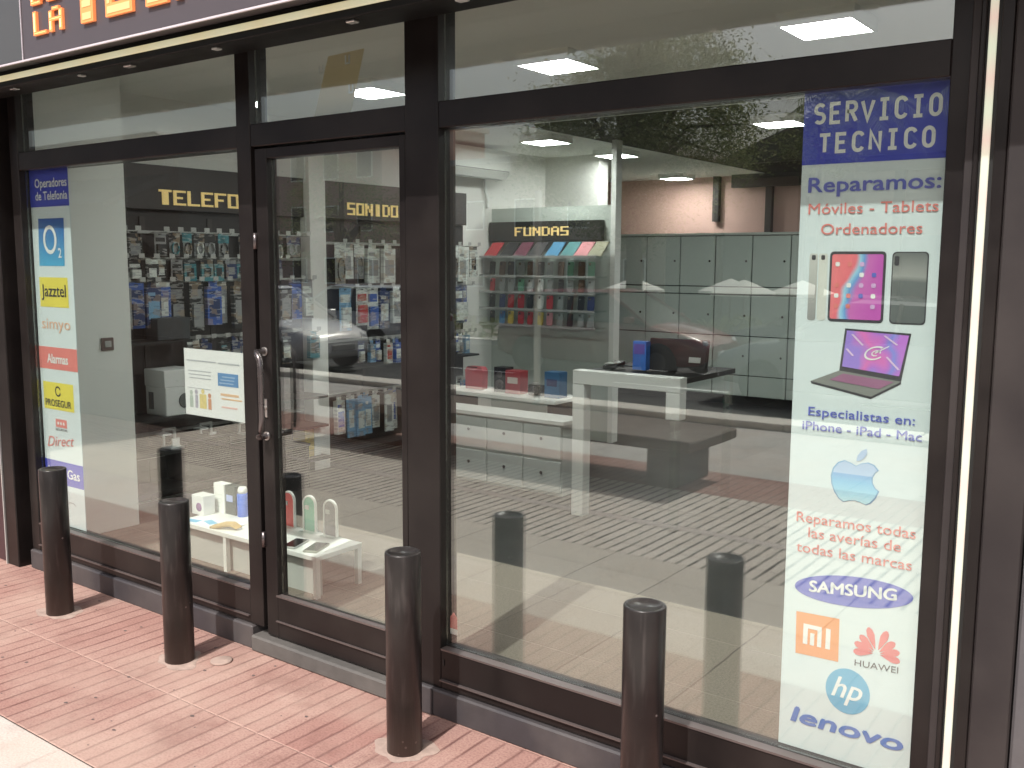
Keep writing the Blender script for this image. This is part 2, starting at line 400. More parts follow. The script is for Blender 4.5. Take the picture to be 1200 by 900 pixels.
# ------------------------------------------------------------------ GROUND
M_pink = paving('pink_ribbed_paving', (0.30, 0.150, 0.128), (0.415, 0.268, 0.226), (0.11, 0.045, 0.042), gw=0.115, gstr=1.15)
M_grey = paving('grey_ribbed_paving', (0.58, 0.52, 0.45), (0.74, 0.67, 0.59), (0.07, 0.055, 0.05), rib=0.070, rowlen=0.40, y0=-1.3, gw=0.22, gstr=1.6, joint=(0.08,0.065,0.06), spots=False)
M_pale = paving('pale_stone_paving', (0.52, 0.46, 0.42), (0.64, 0.58, 0.53), (0.40, 0.35, 0.31), rib=0.62, rowlen=0.42, y0=-0.883, gw=0.012, gstr=0.5)
M_smooth = paving('smooth_grey_paving', (0.46, 0.44, 0.41), (0.58, 0.55, 0.51), (0.20, 0.18, 0.17), rib=0.5, rowlen=0.5, gw=0.014, gstr=0.8, ribs_per_tile=1)
M_slab = paving('large_grey_slabs', (0.56, 0.50, 0.43), (0.68, 0.62, 0.54), (0.12, 0.10, 0.09), rib=0.42, rowlen=0.285, y0=-1.363, gw=0.016, gstr=1.2, joint=(0.12, 0.10, 0.09), ribs_per_tile=1, spots=False)
M_asph = mat('asphalt', (0.055, 0.054, 0.053), 0.85, var=0.25, scale=6, bump=0.4, bscale=200)
M_earth = mat('dry_earth', (0.12, 0.10, 0.08), 0.95, var=0.3, scale=2)
M_kerb = mat('kerb_stone', (0.66, 0.62, 0.55), 0.8, var=0.15, scale=8, bump=0.2)
def sheet(name, x0, x1, y0, y1, z, m, kind='structure'):
    return tag(MB().poly([(x0,y0,z),(x1,y0,z),(x1,y1,z),(x0,y1,z)]).build(name, m), kind=kind)
g = MB()   # one ground sheet to the horizon, dropping beyond the kerb to the road and on to the terrace
prof = [(60, -0.012), (-6.46, -0.012), (-6.52, -0.40), (-16, -0.46), (-24, -1.20), (-60, -1.4), (-400, -2.0), (-1500, -3.0)]
for k in range(len(prof)-1):
    (ya, za), (yb, zb) = prof[k], prof[k+1]
    g.poly([(-1200, yb, zb), (1200, yb, zb), (1200, ya, za), (-1200, ya, za)])
struct('ground', g, M_earth)
sheet('pavement', -40, 40, -0.883, 0.06, 0.0, M_pink)
sheet('pavement', -40, 40, -1.36, -0.886, 0.0, M_pale)
sheet('pavement', -40, 40, -1.93, -1.363, 0.0, M_slab)
sheet('pavement', -40, 40, -2.52, -1.933, 0.0, M_grey)
sheet('pavement', -40, 40, -2.60, -2.523, 0.0, M_pale)
sheet('pavement', -40, 40, -3.42, -2.603, 0.0, M_grey)
sheet('pavement', -40, 40, -4.10, -3.423, 0.0, M_pink)
sheet('pavement', -40, 40, -6.08, -4.103, 0.0, M_smooth)
kb = MB()
for k in range(70):
    x = -40+k*1.15; kb.box(x, x+1.142, -6.45, -6.085, -0.012, 0.06+0.004*(k % 3))
struct('kerb', kb, M_kerb, bevel=0.01)
rd = MB()
rd.poly([(-200,-15.5,-0.445),(200,-15.5,-0.445),(200,-6.55,-0.39),(-200,-6.55,-0.39)])
struct('road', rd, M_asph)
ln = MB()
for k in range(30):
    x = -60+k*4; ln.poly([(x,-11.26,-0.412),(x+2,-11.26,-0.412),(x+2,-11.14,-0.4113),(x,-11.14,-0.4113)])
struct('road_marking', ln, M_white)

# ------------------------------------------------------------------ SHOP INTERIOR (setting)
FZ, CZ = 0.08, 2.50
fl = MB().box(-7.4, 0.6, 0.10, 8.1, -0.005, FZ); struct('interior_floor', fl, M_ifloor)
tag(MB().poly([(-4.79, .112, FZ+.004), (.449, .112, FZ+.004), (.449, 1.29, FZ+.004), (-4.79, 1.29, FZ+.004)]).build('sun_patch_floor', paving('beige_sun_patch_tiles', (.205, .178, .150), (.265, .235, .20), (.09, .075, .07), rib=.45, rowlen=.45, y0=.112, gw=.012, gstr=1.0, ribs_per_tile=1, spots=False)), kind='structure')  # sun patch put into the floor colour: paler tiles stop at its edge
struct('ceiling', MB().box(-7.4, 0.6, 0.112, 3.30, CZ, CZ+0.12).box(-7.4, -4.12, 3.3001, 8.1, CZ, CZ+0.12), M_ceil)
struct('rear_ceiling', MB().box(-4.119, 0.6, 3.3002, 8.1, CZ+.001, CZ+0.12), mat('shade_toned_ceiling', (.035, .035, .031), .85, spec=.1))  # dim back of the shop put into the ceiling colour
struct('left_wall', MB().box(-5.35, -5.2, 0.112, 5.2, FZ, CZ), M_whitewarm)
struct('back_partition_wall', MB().box(-5.2, -4.62, 5.2, 5.36, FZ, CZ), M_whitewarm)
struct('left_rear_wall', MB().box(-7.35, -7.2, 5.2, 7.95, FZ, CZ), M_whitewarm)
struct('rear_wall', MB().box(-7.35, 0.6, 7.951, 8.1, FZ, CZ), mat('salmon_rear_wall', (0.72, 0.47, 0.40), 0.7, var=.05))
struct('right_wall', MB().box(0.45, 0.6, 0.112, 7.95, FZ, CZ), M_whitewarm)
struct('entrance_partition_wall', MB().box(-5.2, -4.80, 0.112, 0.635, FZ, CZ), M_white)
for x in (-4.10, -4.72): tag(MB().box(x-.035, x+.035, 7.88, 7.9505, 1.845 if x > -4.5 else 2.0, CZ).build('wall_pillar', mat('dark_wall_post', (.035, .028, .024), .6)), 'dark narrow post on the salmon rear wall, %s' % ('the right one above the cabinet' if x > -4.5 else 'the short left one'), 'pillar')
tag(MB().box(-4.5, -1.0, 7.80, 7.875, 2.36, CZ).build('ceiling_beam', mat('dark_ceiling_beam', (.05, .042, .036), .6)), 'dark beam under the ceiling in front of the salmon rear wall', 'beam')
pl = MB().box(-5.2, -5.08, 2.19, 2.335, FZ, CZ)
tag(pl.build('wall_pillar', M_whitewarm), 'narrow white pillar on the left wall between the two dark display boards', 'pillar')
# wall switch on the partition
t = thing('wall_switch', 'square brown framed switch on the grey partition beside the left poster', 'switch', (-4.80, 0.49, 1.10))
MB().box(-4.7995, -4.790, 0.455, 0.527, 1.066, 1.134).build('frame', mat('switch_brown', (0.16, 0.11, 0.10), 0.5), t, bevel=0.003)
MB().box(-4.790, -4.785, 0.472, 0.510, 1.083, 1.117).build('rocker', M_rail, t, bevel=0.002)
# ceiling lights
lights = [(-0.6, 5.2), (-0.6, 6.6), (-2.2, 6.3), (-1.34, 1.50), (-2.61, 1.52), (-3.85, 1.54), (-4.32, 3.92), (-2.47, 3.96), (-1.2, 3.96), (-4.36, 5.06), (-4.99, 7.45), (-3.4, 7.2)]  # first three panels are unseen, added as fill light
lab = ['added unseen for fill along the right wall, nearer the window', 'added unseen for fill along the right wall, deepest in the shop', 'added unseen for fill over the storage cabinet behind the blue headed poster', 'nearest the blue headed poster at the right', 'square LED panel on the ceiling above the big right hand pane', 'LED panel cut off behind the kraft paper sheet above the door',
       'small looking LED panel in front of the white back wall', 'LED panel just left of the top of the blue headed poster', None, 'LED panel at the edge of the white back wall', 'flat looking LED panel deepest in the shop', None]
l0 = None
for k, (x, y) in enumerate(lights):
    if lab[k] is None: continue
    label = lab[k] if 'LED' in lab[k] else 'square LED ceiling panel ' + lab[k]
    if l0 is None:
        l0 = thing('ceiling_light', label, 'ceiling light', (x, y, CZ), 'square LED panels on the shop ceiling')
        f = MB()
        f.box(x-.15, x+.15, y-.15, y-.136, CZ-.05, CZ).box(x-.15, x+.15, y+.136, y+.15, CZ-.05, CZ)
        f.box(x-.15, x-.136, y-.136, y+.136, CZ-.05, CZ).box(x+.136, x+.15, y-.136, y+.136, CZ-.05, CZ)
        f.build('frame', M_white, l0)
        MB().box(x-.1355, x+.1355, y-.1355, y+.1355, CZ-.047, CZ-.03).build('diffuser', M_lamp, l0)
    else: dup(l0, (x, y, CZ), 0, label)

# ------------------------------------------------------------------ SHOP FRONT
sf = thing('storefront', 'dark brown metal shop front with a glazed door and large panes', 'shop front', (-2.6, 0.05, 0))
FY0, FY1 = 0.015, 0.105
GY0, GY1 = 0.046, 0.054
def member(name, x0, x1, z0, z1, y0=FY0, y1=FY1, m=M_frame, bev=0.003): return MB().box(x0, x1, y0, y1, z0, z1).build(name, m, sf, bevel=bev)
ZT0, ZT1, ZTOP = 1.968, 2.051, 2.47
member('jamb', -4.765, -4.692, 0.10, 2.70); member('mullion', -3.064, -2.985, 0.10, 2.70); member('mullion', -2.205, -2.062, 0.10, 2.70); member('jamb', -0.543, -0.500, 0.10, 2.70)
for a, b in ((-4.692, -3.064), (-2.985, -2.205), (-2.062, -0.543)):
    member('transom', a, b, ZT0, ZT1, FY0+0.003); member('head_rail', a, b, ZTOP, 2.70, FY0+0.003)
for a, b in ((-4.692, -3.064), (-2.062, -0.543)):
    member('bottom_rail', a, b, 0.10, 0.236, FY0+0.002)
    MB().box(a+.002, b-.002, FY0-.010, FY0+.0025, 0.130, 0.134).build('rail_lip', M_lip, sf)
    MB().box(a+.002, b-.002, FY0-.002, GY0-.001, 0.2365, 0.243).build('glazing_bead', M_lip, sf)
def pane(x0, x1, z0, z1): return MB().box(x0+.001, x1-.001, GY0, GY1, z0+.001, z1-.001).build('window_pane', M_glass, sf)
pane(-4.692, -3.064, 0.245, ZT0); pane(-4.692, -3.064, ZT1, ZTOP); pane(-2.985, -2.205, ZT1, ZTOP); pane(-2.062, -0.543, 0.245, ZT0); pane(-2.062, -0.543, ZT1, ZTOP)
for a, b in ((-4.765, -3.04), (-2.205, -0.40)):   # plinth, broken at the door step
    MB().box(a, b, 0.0, 0.11, 0.0, 0.097).build('plinth', M_plinth, sf, bevel=0.006)
# threshold step of the door
MB().box(-3.035, -2.21, -0.012, 0.11, 0.0, 0.066).build('door_step', M_step, sf, bevel=0.007)
# door leaf
DX0, DX1 = -2.972, -2.213
d = MB()
dy0, dy1 = 0.024, 0.075
d.box(DX0, DX0+.066, dy0, dy1, 0.072, ZT0-.008).box(DX1-.028, DX1, dy0, dy1, 0.072, ZT0-.008)
d.box(DX0+.066, DX1-.028, dy0+.001, dy1, 0.072, 0.238).box(DX0+.066, DX1-.028, dy0+.001, dy1, 1.922, ZT0-.008)
door = d.build('door', M_frame, sf, bevel=0.0025)
MB().box(DX0+.068, DX1-.03, GY0, GY1, 0.240, 1.920).build('door_glass', M_glass, door)
MB().box(DX0+.06, DX1-.026, dy0-.008, dy0+.0005, 0.139, 0.143).box(DX0+.06, DX1-.026, dy0-.003, GY0-.001, 0.2385, 0.2455).build('door_lip', M_lip, door)
hx = DX0+.030
MB().tube([(hx, dy0, 1.203), (hx, -.018, 1.203), (hx+.02, -.030, 1.198), (hx+.036, -.032, 1.175), (hx+.040, -.032, 1.14), (hx+.040, -.032, .95), (hx+.036, -.032, .905), (hx+.02, -.030, .882), (hx, -.018, .876), (hx, dy0, .876)], 0.0115, 12).build('handle', M_darksteel, door)
for z in (1.203, .876): MB().lathe([(0.017, dy0-.006), (0.017, dy0)], (hx, 0, z), 16, axis='Y').build('handle_mount', M_steel, door)
MB().box(hx-.011, hx+.011, dy0-.007, dy0-.0005, .95, 1.02).lathe([(0.008, dy0-.014), (0.008, dy0-.0075)], (hx, 0, .985), 12, axis='Y').build('lock', M_steel, door, fix=True)
for z in (0.46, 1.62): MB().lathe([(0.008, z-.03), (0.008, z+.03)], (DX0-.004, dy0-.004, 0), 10).build('hinge', M_darksteel, door)
MB().box(-2.985, DX0, 0.078, 0.088, 0.10, ZT0).box(DX1, -2.205, 0.078, 0.088, 0.10, ZT0).box(DX0, DX1, 0.078, 0.088, ZT0-.008, ZT0).build('door_gasket', M_frame_in, sf)
# small conduit plate at the foot of the mullion, and a slot in the rail
MB().box(-2.175, -2.085, -0.006, 0.0, 0.004, 0.10).build('foot_plate', M_plinth, sf, bevel=0.004)
MB().box(-2.052, -2.046, FY0-.001, FY0+.0012, 0.185, 0.205).build('drain_slot', M_black, sf)

# right side cladding with its light strip
rp = thing('side_cladding', 'grey brown metal cladding panel at the right end of the shop front', 'cladding', (-0.3, 0, 0))
MB().box(-0.500, -0.481, 0.000, 0.105, 0.10, 2.75).build('reveal_strip', M_panel, rp, bevel=0.002)
MB().box(-0.4805, -0.470, -0.010, 0.105, 0.0, 2.75).build('reveal_strip', M_frame, rp, bevel=0.002)
MB().box(-0.438, -0.412, -0.014, 0.105, 0.0, 2.75).build('reveal_strip', M_frame, rp, bevel=0.002)
MB().box(-0.410, -0.325, -0.020, 0.105, 0.0, 2.75).build('panel', M_panel, rp, bevel=0.004)
MB().box(-0.320, 0.45, -0.028, 0.105, 0.0, 2.75).build('panel', mat('grey_stone_cladding', (0.075, 0.072, 0.078), 0.6, var=0.2, scale=12, bump=0.2, dust=0.1), rp, bevel=0.006)
def led_mat(name, axis, s, tint=((1.0, 0.70, 0.58), (0.84, 1.0, 0.72)), es=0.62):
    m, p = new_mat(name)
    geo = N(m, 'ShaderNodeNewGeometry'); sp = N(m, 'ShaderNodeSeparateXYZ'); L(m, geo.outputs['Position'], sp.inputs[0])
    f = math_n(m, 'FRACT', math_n(m, 'DIVIDE', sp.outputs[axis], s))
    k = math_n(m, 'SMOOTH_MIN', f, math_n(m, 'SUBTRACT', 1.0, f)); k = math_n(m, 'MULTIPLY', k, 2.0, True)
    col = mixc(m, k, *tint)
    p.inputs['Base Color'].default_value = (.35, .34, .30, 1); L(m, col, p.inputs['Emission Color']); p.inputs['Emission Strength'].default_value = es
    return m
t = thing('light_strip', 'thin pale vertical light strip along the right end of the shop front', 'light strip', (-0.454, -0.012, 0))
MB().box(-0.4695, -0.4385, 0.0, 0.105, 0.0, 2.75).build('channel', M_black, t)
MB().box(-0.4645, -0.4475, -0.006, -0.001, 0.02, 2.74).build('diffuser', led_mat('led_strip_vertical', 'Z', 0.13), t, bevel=0.002)

# left pilaster and neighbouring facade
t = thing('pilaster', 'dark grey pilaster with a pale edge at the left end of the shop front', 'pilaster', (-4.85, 0, 0))
MB().box(-4.925, -4.815, -0.035, 0.105, 0.0, 2.75).build('panel', M_frame, t, bevel=0.004)
MB().box(-4.934, -4.926, -0.040, 0.10, 0.0, 2.75).build('edge_trim', M_rail, t)
MB().box(-5.06, -4.935, -0.020, 0.105, 0.0, 2.75).build('return', mat('plum_pilaster', (0.06, 0.03, 0.033), 0.6), t, bevel=0.003)
MB().box(-4.814, -4.766, 0.05, 0.105, 0.0, 2.75).build('recess', M_black, t)
nb = thing('neighbour_facade', 'pale pink rendered wall of the next shop at the far left edge', 'wall', (-8, 0, 0))
MB().box(-12.0, -5.061, 0.0, 0.105, 0.55, 7.0).build('wall', mat('pink_render', (0.62, 0.42, 0.36), 0.9, var=0.15, bump=0.3), nb)
MB().box(-12.0, -5.061, -0.012, 0.105, 0.0, 0.548).build('base_course', mat('red_base_render', (0.48, 0.24, 0.21), 0.85, var=0.15, bump=0.3), nb)
# the building above the shop
ub = thing('shop_building', 'rendered building standing above the shop front and its sign', 'building', (-2, 0.1, 2.75))
MB().box(-5.06, 2.5, 0.106, 0.5, 2.751, 7.0).build('wall', mat('beige_render', (0.50, 0.45, 0.38), 0.9, var=0.12, bump=0.2), ub)
MB().box(0.455, 2.5, 0.0, 0.5, 0.0, 2.75).build('wall', MATS['beige_render'], ub)
for x in (-4.0, -1.6, 0.8):
    w = MB().box(x-.5, x+.5, 0.085, 0.1055, 3.9, 5.4).build('window', M_white, ub)
    MB().box(x-.44, x+.44, 0.079, 0.0848, 3.96, 5.34).build('pane', M_blackgloss, w)

# ------------------------------------------------------------------ THE SIGN
SY = -0.40
sg = thing('shop_sign', 'dark grey fascia sign with orange and yellow block letters across the shop top', 'sign', (-3, SY, 2.3))
def sign_mat(): return M_signpanel
MB().box(-3.790, 0.46, SY, -0.02, 2.3062, 3.05).build('fascia', M_signpanel, sg, bevel=0.003)
MB().box(-9.5, -3.795, SY, -0.02, 2.306, 3.05).build('side_fascia', M_signpanel2, sg, bevel=0.003)
MB().box(-9.5, 0.46, SY-.004, SY+.004, 2.299, 2.3055).build('bottom_trim', mat('pale_trim', (0.62, 0.56, 0.60), 0.4), sg)
MB().box(-3.7945, -3.7905, SY-.004, SY-.0002, 2.306, 3.05).build('divider_trim', MATS['pale_trim'], sg)
lt = MB()
block_word(lt, 'TECNOLOGIA', (-3.400, SY-.0005, 2.380), X3, Z3, 0.160, 0.300, 0.037, 0.012, M_orange, M_peach)
lt.build('main_lettering', None, sg)
lt = MB()
block_word(lt, 'LA', (-3.690, SY-.0005, 2.380), X3, Z3, 0.092, 0.086, 0.020, 0.010, M_orange, M_yellow)
block_word(lt, 'DE', (-3.700, SY-.0005, 2.490), X3, Z3, 0.092, 0.086, 0.020, 0.010, M_orange, M_yellow)
lt.build('small_lettering', None, sg)
t = thing('light_strip', 'long pale yellow light strip under the front of the shop sign', 'light strip', (-4, -0.35, 2.254))
MB().box(-9.5, 0.45, -0.347, -0.3358, 2.264, 2.286).build('diffuser', led_mat('led_strip_horizontal', 'X', 0.31, ((0.95, 0.80, 0.42), (0.92, 0.88, 0.54)), 0.45), t, bevel=0.003)
t = thing('shutter_housing', 'black roller shutter housing with metal clips beneath the sign', 'shutter housing', (-3, -0.1, 2.3))
MB().box(-9.5, 0.455, -0.335, -0.275, 2.242, 2.3055).build('housing', M_deep, t, bevel=0.004)
MB().box(-9.5, 0.455, -0.2745, -0.02, 2.300, 2.3055).build('soffit', M_deep, t)
rng = random.Random(3)
for k in range(9):
    x = -4.5+k*0.45+rng.uniform(-.12, .12)
    MB().box(x, x+rng.uniform(.02, .05), -0.315, -0.290, 2.2345, 2.2418).build('clip', M_steel if k % 2 else M_rail, t, bevel=0.002)

# ------------------------------------------------------------------ BOLLARDS
boll = [(-4.048, -0.243, 0.0), (-3.184, -0.235, 0.0), (-2.006, -0.228, 0.0), (-1.168, -0.205, 0.0)]
blab = ['black steel bollard at the left end, in front of the left poster', 'black steel bollard left of the shop door, second from the left end',
        'black steel bollard standing in front of the post right of the door', 'black steel bollard nearest the camera, before the big right pane']
def make_bollard(x, y, label, h):
    t = thing('bollard', label, 'bollard', (x, y, 0), 'black bollards along the shop front')
    r = 0.0565
    MB().lathe([(r, 0.0), (r, h-.004), (r-.0012, h-.001), (r-.003, h), (r-.011, h-.0005), (r-.013, h-.005), (0.0001, h-.006)], (x, y, 0), 48).build('post', M_boll, t)
    rr = random.Random(int(x*100)); vs = []; n = 40
    for k in range(n):
        a = 2*PI*k/n; q = 0.094+0.014*math.sin(2*a+x*3)+0.012*math.sin(3*a+x*7)+0.006*math.sin(7*a+x)+0.004*rr.random()
        vs.append((x+q*math.cos(a), y+0.85*q*math.sin(a), 0.0008))
    m = MB(); top = [(x+(v[0]-x)*.8, y+(v[1]-y)*.8, 0.0025) for v in vs]
    m.add(vs+top, [(k, (k+1) % n, (k+1) % n+n, k+n) for k in range(n)]); m.poly(top)
    m.build('mortar_footing', M_mortar, t)
    return t
for (x, y, _), lb, h in zip(boll, blab, (0.648, 0.635, 0.652, 0.658)): make_bollard(x, y, lb, h)
t = thing('cover_plate', 'small round grey cover plate set in the pink paving by the door step', 'cover plate', (-3.02, -0.19, 0))
MB().lathe([(0.042, 0.0), (0.042, 0.006), (0.036, 0.008), (0.0001, 0.008)], (-3.04, -0.150, 0), 24).build('plate', M_mortar, t)
rng = random.Random(11)
gum = MB()
for k in range(60):
    x = rng.uniform(-4.6, -1.5); y = rng.uniform(-0.95, -0.05); r = rng.uniform(.003, .009); n = 7
    gum.poly([(x+r*rng.uniform(.7, 1.2)*math.cos(2*PI*i/n), y+r*rng.uniform(.5, .9)*math.sin(2*PI*i/n), 0.0012) for i in range(n)])
tag(gum.build('pavement_litter', mat('gum_spot', (0.11, 0.08, 0.075), 0.9)), 'tiny dark gum spots and specks of dirt scattered on the pink paving', 'litter', kind='stuff')

# ------------------------------------------------------------------ POSTERS
PY = 0.0655
def pr(mb, x0, x1, z0, z1, m, k=1): return mb.box(x0, x1, PY-0.0012*k, PY-0.0012*k+0.0009, z0, z1, m)
def P(x, z, k=1): return (x, PY-0.0012*k, z)
def txt(parent, name, body, x, z, w, cap, m, bold=0.0, shear=0.0, spacing=1.0, tilt=0.0, k=2):
    b = MB(); put_text(b, body, P(x, z, k), X3, Z3, w, cap, m, bold, shear, spacing, tilt); return b.build(name, None, parent)
def rrect(x0, x1, z0, z1, r, k, n=5):
    pts = []
    for cx, cz, a in ((x1-r, z0+r, -90), (x1-r, z1-r, 0), (x0+r, z1-r, 90), (x0+r, z0+r, 180)):
        for i in range(n+1):
            t = math.radians(a+90*i/n); pts.append(P(cx+r*math.cos(t), cz+r*math.sin(t), k))
    return pts
rp = thing('poster', 'tall white repair service poster with a blue heading on the right pane', 'poster', (-0.724, PY, 0.25))
MB().box(-0.894, -0.5535, PY, PY+.003, 0.250, 1.972).build('sheet', M_poster, rp)
b = MB(); pr(b, -0.894, -0.5535, 1.793, 1.972, M_pblue); b.build('heading_panel', None, rp)
def arcp(cx, cy, rx, ry, a0, a1, n=8): return [(cx+rx*math.cos(math.radians(a0+(a1-a0)*k/n)), cy+ry*math.sin(math.radians(a0+(a1-a0)*k/n))) for k in range(n+1)]
STK = {'S': [arcp(.5, .76, .40, .24, 30, 180, 7)+arcp(.5, .72, .40, .20, 180, 260, 4)[1:]+arcp(.5, .28, .40, .24, 80, -90, 9)+arcp(.5, .26, .40, .22, -90, -150, 4)[1:]],
 'E': [[(.92, 1), (.10, 1), (.10, 0), (.92, 0)], [(.10, .52), (.80, .52)]], 'T': [[(.0, 1), (1, 1)], [(.5, .99), (.5, 0)]], 'I': [[(.12, 1), (.88, 1)], [(.5, .99), (.5, .01)], [(.12, 0), (.88, 0)]],
 'V': [[(.0, 1), (.5, 0), (1, 1)]], 'N': [[(.08, 0), (.08, 1), (.92, 0), (.92, 1)]],
 'C': [arcp(.52, .72, .42, .28, 20, 180, 7)+arcp(.52, .28, .42, .28, 180, 340, 7)], 'O': [arcp(.5, .70, .40, .30, 0, 180, 9)+arcp(.5, .30, .40, .30, 180, 360, 9)+[(.90, .70)]],
 'R': [[(.10, 0), (.10, 1), (.55, 1)]+arcp(.55, .76, .36, .24, 90, -90, 8)[1:]+[(.10, .52)], [(.50, .52), (.94, 0)]]}
def stroke_word(mb, word, x, z, pitch, w, h, th, m, k=2):
    for ch in word:
        for jj, pl_ in enumerate(STK[ch]):
            kk = k+.22*jj; q = [Vector((x+a*w, z+b*h)) for a, b in pl_]; L_, R_ = [], []
            for i, p in enumerate(q):
                d0 = (q[i]-q[i-1]).normalized() if i else (q[1]-q[0]).normalized(); d1 = (q[i+1]-q[i]).normalized() if i < len(q)-1 else d0
                n0 = Vector((-d0.y, d0.x)); n1 = Vector((-d1.y, d1.x)); nn = (n0+n1).normalized(); sc = th/2/max(.45, nn.dot(n0)); L_.append(p+nn*sc); R_.append(p-nn*sc)
            for i in range(len(q)-1): mb.add([P(v.x, v.y, kk) for v in (L_[i], R_[i], R_[i+1], L_[i+1])], [(0, 1, 2, 3)], m)
        x += pitch
b = MB(); stroke_word(b, 'SERVICIO', -0.866, 1.893, 0.0388, 0.0265, 0.045, 0.0088, M_twhite); b.build('heading_lettering', None, rp)
b = MB(); stroke_word(b, 'TECNICO', -0.851, 1.822, 0.0408, 0.0265, 0.042, 0.0088, M_twhite)
b.build('heading_lettering', None, rp)
txt(rp, 'lettering', 'Reparamos:', -0.875, 1.724, 0.316, 0.037, M_tblue, 0.022)
b = MB()
put_text(b, 'Móviles - Tablets', P(-0.872, 1.670, 2), X3, Z3, 0.310, 0.0265, M_tred, 0.006); b.build('lettering', None, rp); b = MB()
put_text(b, 'Ordenadores', P(-0.838, 1.619, 2), X3, Z3, 0.243, 0.0265, M_tred, 0.006)
b.build('lettering', None, rp)
# phones and tablet
M_sil = gradient('printed_silver', [(0, (0.30, 0.31, 0.31)), (1, (0.62, 0.65, 0.62))], lo=1.40, hi=1.58)
M_gph = gradient('printed_grey_phone', [(0, (0.13, 0.15, 0.15)), (0.55, (0.16, 0.18, 0.18)), (0.62, (0.36, 0.38, 0.37)), (1, (0.14, 0.16, 0.16))], lo=1.40, hi=1.58, noise=0.25, nscale=5)
M_scr = gradient('printed_tablet_screen', [(0, (0.55, 0.12, 0.50)), (0.35, (0.60, 0.18, 0.52)), (0.48, (0.16, 0.36, 0.72)), (0.6, (0.35, 0.66, 0.85)), (0.72, (0.80, 0.20, 0.24)), (1, (0.82, 0.24, 0.26))], lo=-0.665, hi=-0.825, axis='X', noise=1.0, nscale=9)
M_lap = gradient('printed_laptop_screen', [(0, (0.35, 0.25, 0.75)), (0.3, (0.75, 0.20, 0.55)), (0.5, (0.50, 0.20, 0.70)), (0.7, (0.25, 0.30, 0.80)), (1, (0.55, 0.22, 0.75))], lo=-0.77, hi=-0.61, axis='X', noise=1.3, nscale=14)
b = MB(); b.flat(rrect(-0.864, -0.843, 1.403, 1.572, .006, 1), M_sil); b.flat(rrect(-0.840, -0.817, 1.404, 1.572, .006, 1), mat('printed_pale_silver', (0.66, 0.70, 0.66), 0.5))
b.flat(rrect(-0.858, -0.848, 1.556, 1.568, .003, 2), M_tdark); b.flat(rrect(-0.834, -0.824, 1.556, 1.568, .003, 2), M_tdark); b.build('phone_picture', None, rp)
b = MB(); b.flat(rrect(-0.812, -0.675, 1.402, 1.577, .010, 1), M_tdark); b.flat(rrect(-0.806, -0.681, 1.409, 1.570, .005, 2), M_scr)
for i in range(4):
    for j in range(5):
        if (i, j) in ((2, 4), (3, 0), (0, 1), (1, 1)): continue
        x = -0.797+i*.030; z = 1.540-j*.026
        b.flat(rrect(x, x+.011, z, z+.011, .003, 3, 2), M_twhite if (i+j) % 3 == 0 else M_tred if i < 2 else M_tblue if j % 2 else mat('printed_lilac', (0.66, 0.45, 0.75), 0.5))
b.build('tablet_picture', None, rp)
b = MB(); b.flat(rrect(-0.661, -0.577, 1.402, 1.576, .010, 1), M_tdark); b.flat(rrect(-0.658, -0.580, 1.405, 1.573, .009, 2), M_gph); b.flat(rrect(-0.655, -0.644, 1.543, 1.566, .004, 3), M_tdark); b.build('phone_picture', None, rp)
# laptop
b = MB(); b.flat([P(-0.766, 1.386), P(-0.607, 1.380), P(-0.625, 1.262), P(-0.776, 1.279)], M_tdark)
b.flat([P(-0.761, 1.381, 2), P(-0.612, 1.375, 2), P(-0.630, 1.275, 2), P(-0.769, 1.290, 2)], M_lap)
M_lg = mat('printed_laptop_grey', (0.24, 0.26, 0.25), 0.5)
b.flat([P(-0.848, 1.247), P(-0.776, 1.279), P(-0.625, 1.262), P(-0.695, 1.219)], M_lg)
b.flat([P(-0.848, 1.247), P(-0.695, 1.219), P(-0.695, 1.213), P(-0.846, 1.241)], M_tdark); b.flat([P(-0.695, 1.219), P(-0.625, 1.262), P(-0.625, 1.256), P(-0.695, 1.213)], M_tdark)
b.flat([P(-0.800, 1.254, 2), P(-0.765, 1.272, 2), P(-0.642, 1.260, 2), P(-0.676, 1.240, 2)], mat('printed_keyboard', (0.34, 0.16, 0.28), 0.5))
for (xa, za, xb, zb) in ((-.750, 1.372, -.722, 1.345), (-.672, 1.372, -.640, 1.350), (-.664, 1.320, -.634, 1.290), (-.762, 1.335, -.745, 1.318)):
    b.flat([P(xa, za, 3), P(xa+.005, za+.001, 3), P(xb+.005, zb+.001, 3), P(xb, zb, 3)], mat('printed_light_streak', (0.78, 0.62, 0.85), 0.5))
b.build('laptop_picture', None, rp)
# swept eye mark on the laptop screen
def ring(cx, cz, rx, rz, w, a0, a1, sh, k, m, mb, n=20):
    o = []; i_ = []
    for j in range(n+1):
        t = math.radians(a0+(a1-a0)*j/n)
        o.append(P(cx+rx*math.cos(t)+sh*rz*math.sin(t), cz+rz*math.sin(t), k)); i_.append(P(cx+(rx-w)*math.cos(t)+sh*(rz-w)*math.sin(t), cz+(rz-w)*math.sin(t), k))
    for j in range(n): mb.flat([o[j], o[j+1], i_[j+1], i_[j]], m)
b = MB(); ring(-0.690, 1.328, .024, .018, .004, 60, 330, .5, 3, M_twhite, b); ring(-0.687, 1.328, .011, .008, .003, 0, 300, .5, 3, M_twhite, b)
b.flat([P(-.690, 1.330, 3), P(-.655, 1.349, 3), P(-.658, 1.345, 3), P(-.690, 1.326, 3)], M_twhite); b.build('laptop_emblem', None, rp)
b = MB()
put_text(b, 'Especialistas en:', P(-0.850, 1.158, 2), X3, Z3, 0.263, 0.0225, M_tblue, 0.012); b.build('lettering', None, rp); b = MB()
